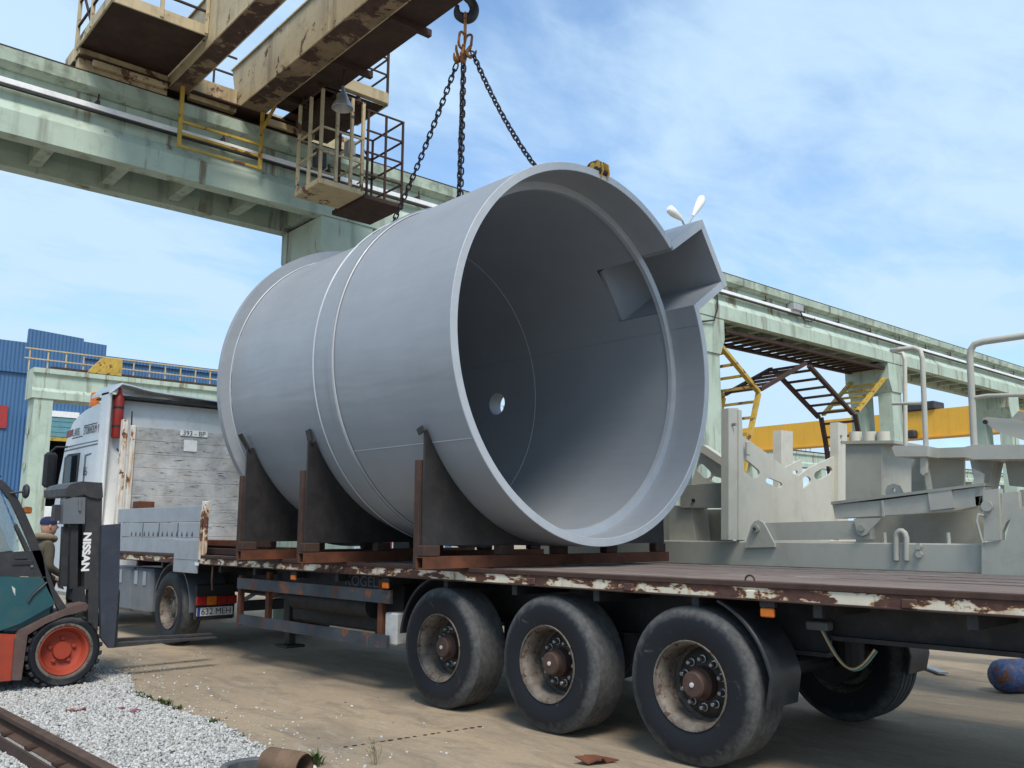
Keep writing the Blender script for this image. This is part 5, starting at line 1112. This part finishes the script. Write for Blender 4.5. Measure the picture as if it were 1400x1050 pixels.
# door panel (teal), sill, dark beltline
tealp = [(x_at(0,860)-.95,.62),(x_at(0,862),.61),(x_at(30,852),z_at(30,852)),(x_at(76,826),z_at(76,826)),(x_at(64,790),z_at(64,790)),(x_at(0,788),z_at(0,788)),(x_at(0,788)-.95,1.14)]
for y in (ya, yb-.04):
    g = MB(); g.prism([(x, y, z) for x, z in tealp], (0, .04, 0)); part(g, 'door_panel', 'fork_teal', fk)
    belt = [(x_at(0,788)-.95,1.142),(x_at(0,788),z_at(0,788)+.002),(x_at(64,789),z_at(64,789)+.003),(x_at(58,752),z_at(58,752)),(x_at(0,756),z_at(0,756)),(x_at(0,756)-.95,z_at(0,756))]
    g = MB(); g.prism([(x, y, z) for x, z in belt], (0, .04, 0)); bt = part(g, 'belt_panel', 'truck_dark', fk)
    # front pillar, roof edge, rear pillar
    arc = [(-60,648),(-20,650),(5,657),(20,672),(34,698),(48,730),(62,768),(76,806),(94,834)]; arc2 = [(82,836),(66,806),(52,772),(40,742),(26,708),(14,684),(2,668),(-20,662),(-60,662)]
    g = MB(); g.prism([(x_at(a, b), y, z_at(a, b)) for a, b in arc+arc2], (0, .05, 0)); part(g, 'front_pillar', 'truck_dark', fk)
    g = MB(); g.prism([(1.32,y,1.1),(1.42,y,1.1),(1.62,y,2.08),(1.52,y,2.1)], (0,.05,0)); part(g, 'rear_pillar', 'truck_dark', fk)
    gl = [(1.46,1.30),(x_at(0,756),z_at(0,755)),(x_at(28,752),z_at(28,752)),(x_at(20,718),z_at(20,718)),(x_at(2,674),z_at(2,674)),(1.64,2.04)]
    g = MB(); g.prism([(x, y+.018, z) for x, z in gl], (0, .006, 0)); part(g, 'side_window', 'cab_glass', fk)
    g = MB(); g.prism([(x_at(a, b), y+.016, z_at(a, b)) for a, b in ((6,678),(15,700),(38,750),(50,768),(44,750),(24,706),(14,684))], (0, .006, 0)); part(g, 'quarter_window', 'cab_glass', fk)
    g = MB(); g.prism([(x_at(a, b), y-.004, z_at(a, b)) for a, b in ((20,718),(24,716),(42,752),(36,754))], (0, .05, 0)); part(g, 'window_pillar', 'truck_dark', fk)
p = onY(34,769,FY); fbox(p.x-.11, p.z-.025, p.x+.08, p.z+.02, ya-.012, ya-.001, 'door_handle', 'chassis_black', .006); fbox(p.x-.09, p.z+.03, p.x+.02, p.z+.055, ya-.010, ya-.001, 'door_handle', 'chassis_black', .004)
p = onY(44,774,FY); g = MB(); g.cyl((p.x, ya-.012, p.z), (p.x, ya-.001, p.z), .014, 10); part(g, 'door_lock', 'bolt_steel', fk)
p = onY(19,808,FY); g = MB(); g.prism([(p.x-.02,ya-.004,p.z+.05),(p.x+.015,ya-.004,p.z+.02),(p.x+.02,ya-.004,p.z-.05),(p.x-.005,ya-.004,p.z)], (0,.003,0)); part(g, 'decal', 'white_dust', fk)
p = onY(55,806,FY); g = MB(); g.tube([(p.x+.06,ya-.012,p.z+.07),(p.x+.01,ya-.012,p.z+.02),(p.x-.06,ya-.012,p.z-.05),(p.x-.10,ya-.012,p.z-.12)], .010, 6); part(g, 'hose', 'chassis_black', fk)
g = MB(); g.bbox((1.5, ya, 2.08), (x_at(0,655)+.02, yb, 2.14), .03); part(g, 'overhead_guard', 'truck_dark', fk)
g = MB(); g.bbox((1.3, ya+.06, .62), (2.3, yb-.06, 1.02), .05); part(g, 'engine_cover', 'truck_dark', fk)
g = MB(); g.bbox((1.75, ya+.35, 1.02), (2.15, yb-.35, 1.16), .04); g.bbox((1.68, ya+.35, 1.1), (1.78, yb-.35, 1.6), .04); part(g, 'seat', 'rubber_dark', fk)
g = MB(); cst = Vector((2.45, FY+FWD/2, 1.35)); g.tube([cst+Vector((.05*math.sin(a_)*.6, .17*math.cos(a_), .17*math.sin(a_)*.7)) for a_ in np.linspace(0, 2*math.pi, 20)[:-1]], .014, 6, closed=True); sw = part(g, 'steering_wheel', 'rubber_dark', fk, 60); g = MB(); g.cyl(cst, cst+Vector((.35,0,-.45)), .03, 8); part(g, 'steering_column', 'truck_dark', sw)
g = MB(); g.bbox((2.55, ya+.05, .55), (3.05, yb-.05, .95), .05); part(g, 'cowl', 'fork_teal', fk)
fP([(28,862),(60,846),(96,830),(118,824),(121,828),(119,834),(88,842),(62,853),(38,868),(29,930),(16,930),(21,874)], 'fender', 'fork_brown', .30, FY-.02); fP([(28,862),(60,846),(96,830),(118,824),(121,828),(119,834),(88,842),(62,853),(38,868),(29,930),(16,930),(21,874)], 'fender', 'fork_brown', .28, FY+FWD-.25)
p = onY(33,672,FY); g = MB(); g.lathe([(-.02,.0001),(-.02,.06),(0,.075),(.02,.06),(.02,.0001)], c=(p.x, FY-.06, p.z), n=18); mr = part(g, 'mirror', 'truck_dark', fk, 50); g.v = []; g = MB(); g.tube([(p.x, FY-.05, p.z), (p.x-.12, FY+.02, p.z-.02)], .012, 6); part(g, 'mirror_arm', 'truck_dark', mr)
p = onY(38,698,FY); fbox(p.x-.03, p.z-.03, p.x+.05, p.z+.04, FY+.03, FY+.12, 'indicator', 'orange_lens', .012)
# mast
def upr(y): 
    fP([(115,806),(117,700),(118,672),(140,668),(139,720),(136,800),(133,872),(120,872),(121,806)], 'mast_upright', 'mast_grey', .09, y)
    fP([(95,805),(97,716),(107,716),(106,805)], 'lift_cylinder', 'chassis_black', .09, y+.02)
    fP([(82,802),(86,720),(94,720),(92,802)], 'mast_hose_guide', 'chassis_black', .06, y+.03)
MY = FY+.22
for y in (MY, FY+FWD-.32): upr(y)
fP([(90,668),(97,662),(112,658),(140,660),(141,680),(134,682),(124,680),(114,676),(98,680),(90,678)], 'mast_head', 'mast_grey', FWD-.44, MY-.02)
fP([(86,716),(87,684),(100,680),(117,680),(116,716)], 'mast_guard', 'truck_grey', .12, MY-.03)
fP([(74,712),(76,690),(87,690),(87,712)], 'mast_guard', 'mast_grey', .12, MY+.05)
fP([(84,800),(88,716),(116,716),(114,806)], 'mast_gap_panel', 'chassis_black', .03, MY+.3)  # dark panel added to blacken the gap between the uprights
fP([(108,698),(107.5,682),(110,682),(110.5,698)], 'chain_anchor', 'bolt_steel', .02, MY-.05)
fP([(112,806),(100,812),(104,816),(115,810)], 'tilt_rod', 'bolt_steel', .06, MY+.05); fP([(80,798),(85,800),(88,806),(82,804)], 'tilt_rod', 'bolt_steel', .06, MY+.4)
fP([(100,806),(116,802),(118,836),(106,836),(98,820)], 'tilt_bracket', 'chassis_black', .2, MY)
for z in (.45, 1.25): g = MB(); xx_ = onY(126,800,MY).x; g.bbox((xx_-.05, MY+.091, z), (xx_+.05, FY+FWD-.321, z+.12), .01); part(g, 'mast_crossbar', 'mast_grey', fk)
fP([(137,800),(139,718),(165,716),(163,800),(156,886),(149,886),(138,872)], 'carriage_plate', 'fork_blue', .05, MY-.06); fP([(137,800),(139,718),(165,716),(163,800),(156,886),(149,886),(138,872)], 'carriage_plate', 'fork_blue', .05, FY+FWD-.27)
p0 = onY(150,800,MY); g = MB(); g.bbox((p0.x-.03, MY, .55), (p0.x+.05, FY+FWD-.28, .68), .01); g.bbox((p0.x-.03, MY, 1.0), (p0.x+.05, FY+FWD-.28, 1.1), .01); part(g, 'carriage_bar', 'fork_blue', fk)
p = onY(118.5,757,MY); text('NISSAN', .105, 'white_paint', fk, (p.x-.01, MY-.004, p.z+.02), (0.01,0,-1), (1,0,0.01), bold=.005, sx=1.15)
for k_, (y, px, py) in enumerate(((MY+.05, 303, 876), (FY+FWD-.42, 276, 871))):
    a_ = onY(152, 886 if k_ == 0 else 880, y); L_ = 1.2
    g = MB(); g.prism([(a_.x,y,a_.z+.05),(a_.x,y,a_.z),(a_.x+L_,y,a_.z+.012),(a_.x+L_,y,a_.z+.024),(a_.x+.06,y,a_.z+.048),(a_.x+.05,y,a_.z+.6),(a_.x+.0,y,a_.z+.6)], (0,.11,0)); part(g, 'fork', 'mast_grey', fk)

# ================================================================== PERSON BEHIND THE FORKLIFT
def skin_mesh(name, verts, edges, rad, mat, sub=2):
    me = bpy.data.meshes.new(name); me.from_pydata(verts, edges, []); o = bpy.data.objects.new(name, me); COL.objects.link(o)
    md = o.modifiers.new('s', 'SKIN')
    for i, r_ in enumerate(rad): me.skin_vertices[0].data[i].radius = r_ if isinstance(r_, tuple) else (r_, r_)
    me.skin_vertices[0].data[0].use_root = True
    o.modifiers.new('b', 'SUBSURF').levels = sub; o.modifiers['b'].render_levels = sub
    m2 = bpy.data.meshes.new_from_object(o.evaluated_get(bpy.context.evaluated_depsgraph_get())); bpy.data.objects.remove(o)
    m2.materials.clear(); m2.materials.append(MATS[mat]); m2.polygons.foreach_set('use_smooth', [True]*len(m2.polygons)); return m2
pp_ = onY(60,722,12.6); PX, PYY = pp_.x, 12.6
ps = thing('person', 'person in navy cap and dark fur-collared jacket standing behind the forklift mast', 'person', (PX, PYY, 0))
V = [(0,0,.95),(0,0,1.15),(.01,0,1.36),(.02,0,1.47),(.04,0,1.54),(.05,0,1.63),   # pelvis..head
     (0,.10,.90),(.02,.11,.50),(-.02,.12,.09),(.13,.13,.04),(0,-.10,.90),(.05,-.11,.50),(.02,-.12,.09),(.17,-.13,.04),
     (.02,.19,1.38),(.03,.25,1.12),(.18,.20,.98),(.24,.17,.94),(.02,-.19,1.38),(.03,-.25,1.12),(.20,-.18,1.02),(.27,-.14,1.0)]
E_ = [(0,1),(1,2),(2,3),(3,4),(4,5),(0,6),(6,7),(7,8),(8,9),(0,10),(10,11),(11,12),(12,13),(2,14),(14,15),(15,16),(16,17),(2,18),(18,19),(19,20),(20,21)]
Rd = [(.15,.12),(.15,.115),(.16,.12),.06,.055,.09,.095,.062,.045,.04,.095,.062,.045,.04,.075,.055,.042,.035,.075,.055,.042,.035]
bm_ = skin_mesh('body', V, E_, Rd, 'jacket'); bo = inst(bm_, 'body', ps, Matrix.Identity(4))
def head_mesh():
    g = MB(); prof = [(-.125,.02),(-.11,.052),(-.07,.07),(-.02,.079),(.03,.082),(.07,.074),(.105,.045),(.12,.0001)]; g.lathe(prof, c=(.055,0,1.63), axis='Z', n=20)
    for v in g.v:
        dx_ = v.x-.055; v.x = .055+dx_*1.18+(.012 if dx_ > .04 and v.z < 1.62 else 0)
    g.tube([(.145,0,1.645),(.168,0,1.612),(.150,0,1.602)], [.010,.016,.010], 8)          # nose
    for s in (-1, 1): g.tube([(.05,s*.078,1.655),(.045,s*.090,1.632),(.055,s*.082,1.605)], [.010,.014,.009], 6)   # ears
    g.tube([(.138,-.026,1.578),(.147,0,1.576),(.138,.026,1.578)], .007, 6)                 # mouth
    return mesh_of(g, 'head', 'skin', Vector(), 60)
inst(head_mesh(), 'head', ps, Matrix.Identity(4))
for s in (-1, 1):
    g = MB(); g.lathe([(-.012,.0001),(-.008,.009),(0,.012),(.006,.009),(.009,.0001)], c=(.136, s*.031, 1.642), axis='X', n=10); part(g, 'eye', 'white_paint', ps, 50, local=True)
g = MB(); g.lathe([(1.655,.092),(1.70,.092),(1.735,.075),(1.755,.04),(1.76,.0001)], c=(.05,0,0), axis='Z', n=20); g.prism([(.10,-.07,1.668),(.15,-.06,1.668),(.215,-.03,1.66),(.222,0,1.66),(.215,.03,1.66),(.15,.06,1.668),(.10,.07,1.668)], (0,0,.008)); g.v = [Vector((.05+(v.x-.05)*1.1, v.y, v.z)) for v in g.v]; part(g, 'cap', 'cap_navy', ps, 45, local=True)
g = MB(); g.tube([(.03+.10*math.cos(a_), .115*math.sin(a_), 1.485+.025*math.cos(a_+2.6)) for a_ in np.linspace(0, 2*math.pi, 18)[:-1]], .045, 8, closed=True); part(g, 'fur_collar', 'fur', ps, 60, local=True)
tm = skin_mesh('trousers', [(0,0,.93),(0,.10,.86),(.02,.11,.50),(-.02,.12,.12),(0,-.10,.86),(.05,-.11,.50),(.02,-.12,.12)], [(0,1),(1,2),(2,3),(0,4),(4,5),(5,6)], [(.155,.125),.105,.075,.06,.105,.075,.06], 'trousers'); inst(tm, 'trousers', ps, Matrix.Identity(4))
for s, x0 in ((1, -.02), (-1, .02)):
    g = MB(); g.tube([(x0-.05, s*.125, .045), (x0+.06, s*.13, .05), (x0+.16, s*.132, .04), (x0+.20, s*.132, .032)], [.04,.055,.045,.025], 10); g.cyl((x0, s*.125, .05), (x0, s*.122, .18), .05, 10); part(g, 'boot', 'boots', ps, 50, local=True)
    g = MB(); hx, hy, hz_ = (.24,.17,.94) if s > 0 else (.27,-.14,1.0)
    g.tube([(hx-.01,hy,hz_),(hx+.04,hy,hz_-.01),(hx+.08,hy,hz_-.02)], [.03,.04,.03], 8)
    for k_ in range(4): yy_ = hy-.03+k_*.02; L_ = (.055,.07,.075,.06)[k_]; g.tube([(hx+.07,yy_,hz_-.015),(hx+.07+L_*.6,yy_,hz_-.03),(hx+.07+L_*.8,yy_,hz_-.06)], [.0095,.009,.007], 6)
    g.tube([(hx+.02,hy-s*.035,hz_),(hx+.05,hy-s*.06,hz_-.02),(hx+.08,hy-s*.055,hz_-.035)], [.012,.010,.008], 6); part(g, 'hand', 'skin', ps, 50, local=True)

# ================================================================== SMALL THINGS ON THE GROUND
p = onZ(1383,950); d = Vector((.80,-.60,0)); nrm = Vector((.6,.8,0)); c0 = p+Vector((.02,.12,.165))
cyl_ = thing('gas_cylinder', 'weathered blue gas cylinder lying on the ground beyond the trailer wheels', 'gas cylinder', (c0.x+.4, c0.y-.3, 0))
g = MB(); g.tube([c0-d*.06, c0-d*.045, c0, c0+d*.06, c0+d*1.15, c0+d*1.25, c0+d*1.31], [.04,.10,.145,.165,.165,.12,.05], 24); part(g, 'body', 'blue_cyl', cyl_, 35)
g = MB(); q = c0+d*.30; g.tube([q+(Vector((0,0,1))*math.cos(a_)-nrm*math.sin(a_))*.167+d*.07*0 for a_ in np.linspace(-.2,1.6,10)], .006, 5); part(g, 'stencil_ring', 'white_dust', cyl_)
g = MB(); g.cyl(c0+d*1.31, c0+d*1.40, .028, 10); part(g, 'valve', 'bolt_steel', cyl_)
a_, b_ = onZ(1243,906,.0), onZ(1290,924,.0); g = MB(); g.beam(a_+Vector((0,0,.03)), b_+Vector((0,0,.03)), .11, .02); solo(g, 'metal_strip', 'board_aluminium', (a_+b_)/2, 'pale metal strip lying on the ground behind the trailer', 'strip')
# cut pipe collar and rusty pipe stub near the gravel edge
p = onZ(346,1045,.10); g = MB(); g.lathe([(-.05,.205),(.04,.205),(.05,.195),(.05,.165),(.04,.155),(-.05,.155)], c=(p.x, p.y, .05), axis='Z', n=40, closed=True); cp_ = solo(g, 'pipe_collar', 'pipe_grey', (p.x, p.y, 0), 'short grey pipe collar standing on end at the gravel edge', 'pipe', smooth=35)
p = onZ(416,1056,.07); d = Vector((-.30,.95,0)).normalized(); g = MB(); c0 = Vector((p.x, p.y, .095)); nseg = 20
g.tube([c0, c0+d*.02, c0+d*.30, c0+d*.32], [.085,.095,.095,.085], 20, cap=False); g.tube([c0, c0+d*.32], [.078,.078], 20, cap=False); solo(g, 'pipe_stub', 'timber', (c0.x, c0.y, 0), 'brown pipe stub lying beside the grey pipe collar', 'pipe', smooth=35)
# crumpled rusty scrap by the wheel
p = onZ(812,1043); g = MB(); ol = [(-.17,-.05),(-.08,.02),(-.02,.10),(.03,.05),(.15,.08),(.11,.01),(.18,-.02),(.07,-.05),(.02,-.10),(-.10,-.11)]
vs = [(p.x+a*.75+b*.2, p.y-a*.55+b*.8, .012+random.uniform(0,.05)) for a, b in ol]+[(p.x, p.y, .055)]; n = len(ol)
g.add(vs+[(v[0], v[1], max(.003, v[2]-.008)) for v in vs], [(i, (i+1) % n, n) for i in range(n)]+[((i+1) % n+n+1, i+n+1, 2*n+1) for i in range(n)]+[(i, i+n+1, (i+1) % n+n+1, (i+1) % n) for i in range(n)])
solo(g, 'metal_scrap', 'rust', (p.x, p.y, 0), 'crumpled rusty scrap of sheet metal on the concrete by the wheels', 'scrap')
# rag and plastic bits on the gravel
painted('rag_pink', (.30, .12, .11), .9, 0, .3, 20); painted('plastic_magenta', (.42, .10, .20), .5)
p = onZ(105,971,.03); g = MB(); n = 9
vs = [(p.x-.10+.2*i/n+random.uniform(-.01,.01), p.y+s*.02+random.uniform(-.012,.012)+.03*math.sin(i*.9), .03+random.uniform(0,.018)+(.012 if s == 0 else 0)) for s in (-1,0,1) for i in range(n)]
g.add(vs, [(r_*n+i, r_*n+i+1, (r_+1)*n+i+1, (r_+1)*n+i) for r_ in range(2) for i in range(n-1)]); g.add([(x, y, z-.012) for x, y, z in vs], [(r_*n+i, (r_+1)*n+i, (r_+1)*n+i+1, r_*n+i+1) for r_ in range(2) for i in range(n-1)])
solo(g, 'rag', 'rag_pink', (p.x, p.y, .02), 'small dull red rag lying on the white gravel', 'rag')
g = MB(); p = onZ(186,969,.03)
for i in range(9):
    c_ = Vector((p.x+random.uniform(-.10,.10), p.y+random.uniform(-.14,.14), .035)); a_ = random.uniform(0,3); q = Vector((math.cos(a_), math.sin(a_), 0))*random.uniform(.015,.035); g.beam(c_-q, c_+q, .012, .006)
o = solo(g, 'plastic_shreds', 'plastic_magenta', (p.x, p.y, .03), 'scattered pink plastic shreds on the white gravel', 'litter', kind='stuff')
# weeds along the concrete edge
def weed(px, py, n, h, sp, mat, label, name='weed'):
    p = onZ(px, py); g = MB()
    for i in range(n):
        a_ = random.uniform(0, 6.28); b = p+Vector((random.gauss(0,sp*.5), random.gauss(0,sp*.5), 0)); l = h*random.uniform(.5,1.1); d = Vector((math.cos(a_), math.sin(a_), 0)); s = d.cross(Vector((0,0,1)))*random.uniform(.004,.011)
        t1 = b+d*l*.3+Vector((0,0,l*.6)); t2 = b+d*l*.75+Vector((0,0,l*.85)); g.add([b-s, b+s, t1+s*.9, t1-s*.9, t2], [(0,1,2,3), (3,2,4)])
    return solo(g, name, mat, (p.x, p.y, 0), label, 'weed', 'weeds at the gravel edge')
WL = 'small green weed tuft growing where gravel meets concrete'
for (px, py, n, h, sp) in ((186,951,50,.05,.07), (200,957,70,.055,.06), (214,961,40,.05,.07), (226,965,60,.065,.06), (240,970,30,.045,.06), (292,991,60,.06,.05), (324,1008,24,.035,.05), (306,998,26,.03,.05), (60,938,26,.04,.06), (432,1047,30,.12,.05)): weed(px, py, n, h, sp, 'weed', WL)
p = onZ(512,1046); g = MB()
for i in range(7):
    b = p+Vector((random.uniform(-.02,.02), random.uniform(-.02,.02), 0)); tp = b+Vector((random.uniform(-.05,.05), random.uniform(-.05,.05), random.uniform(.10,.20))); g.tube([b, b.lerp(tp,.5)+Vector((.008,0,0)), tp], [.002,.0015,.001], 4)
    for k_ in range(3): q = b.lerp(tp, .5+.2*k_); e = q+Vector((random.uniform(-.03,.03), random.uniform(-.03,.03), .02)); g.tube([q, e], [.0015,.002], 4)
solo(g, 'dry_stalk', 'dry_weed', (p.x, p.y, 0), 'thin dry weed stalks standing alone on the bare concrete', 'weed')
# white van parked beyond, glimpsed under the vessel
va_ = onY(527,742,17.0); VX, VYY = va_.x, 17.0
vn = thing('parked_van', 'white van glimpsed between the vessel and the trailer deck', 'van', (VX+.9, VYY+2.2, 0))
g = MB(); g.prism([(VX,VYY,.35),(VX,VYY,1.7),(VX,VYY+.08,1.95),(VX,VYY+3.2,1.95),(VX,VYY+3.9,1.25),(VX,VYY+4.6,1.1),(VX,VYY+4.7,.35)], (1.75,0,0)); bd = part(g, 'body', 'truck_white', vn)
for x in (VX+.03, VX+1.56): g = MB(); g.bbox((x, VYY-.02, 1.05), (x+.15, VYY-.002, 1.55), .01); part(g, 'tail_light', 'red_lens', vn)
g = MB(); g.box((VX+.22, VYY-.012, 1.15), (VX+1.5, VYY-.003, 1.7)); part(g, 'rear_window', 'dark_glass', vn)
g = MB(); g.box((VX-.008, VYY+2.3, 1.2), (VX-.002, VYY+3.3, 1.75)); part(g, 'side_window', 'dark_glass', vn)
for y in (.8, 3.8):
    for x, s in ((VX-.01, 1), (VX+1.76, -1)): g = MB(); g.lathe([(0,.0001),(0,.18),(s*.02,.2),(0,.22),(s*.01,.31),(s*.2,.32),(s*.21,.0001)], n=24); part(g, 'wheel', 'rubber_dark', vn, 40, origin=(x, VYY+y, .325))
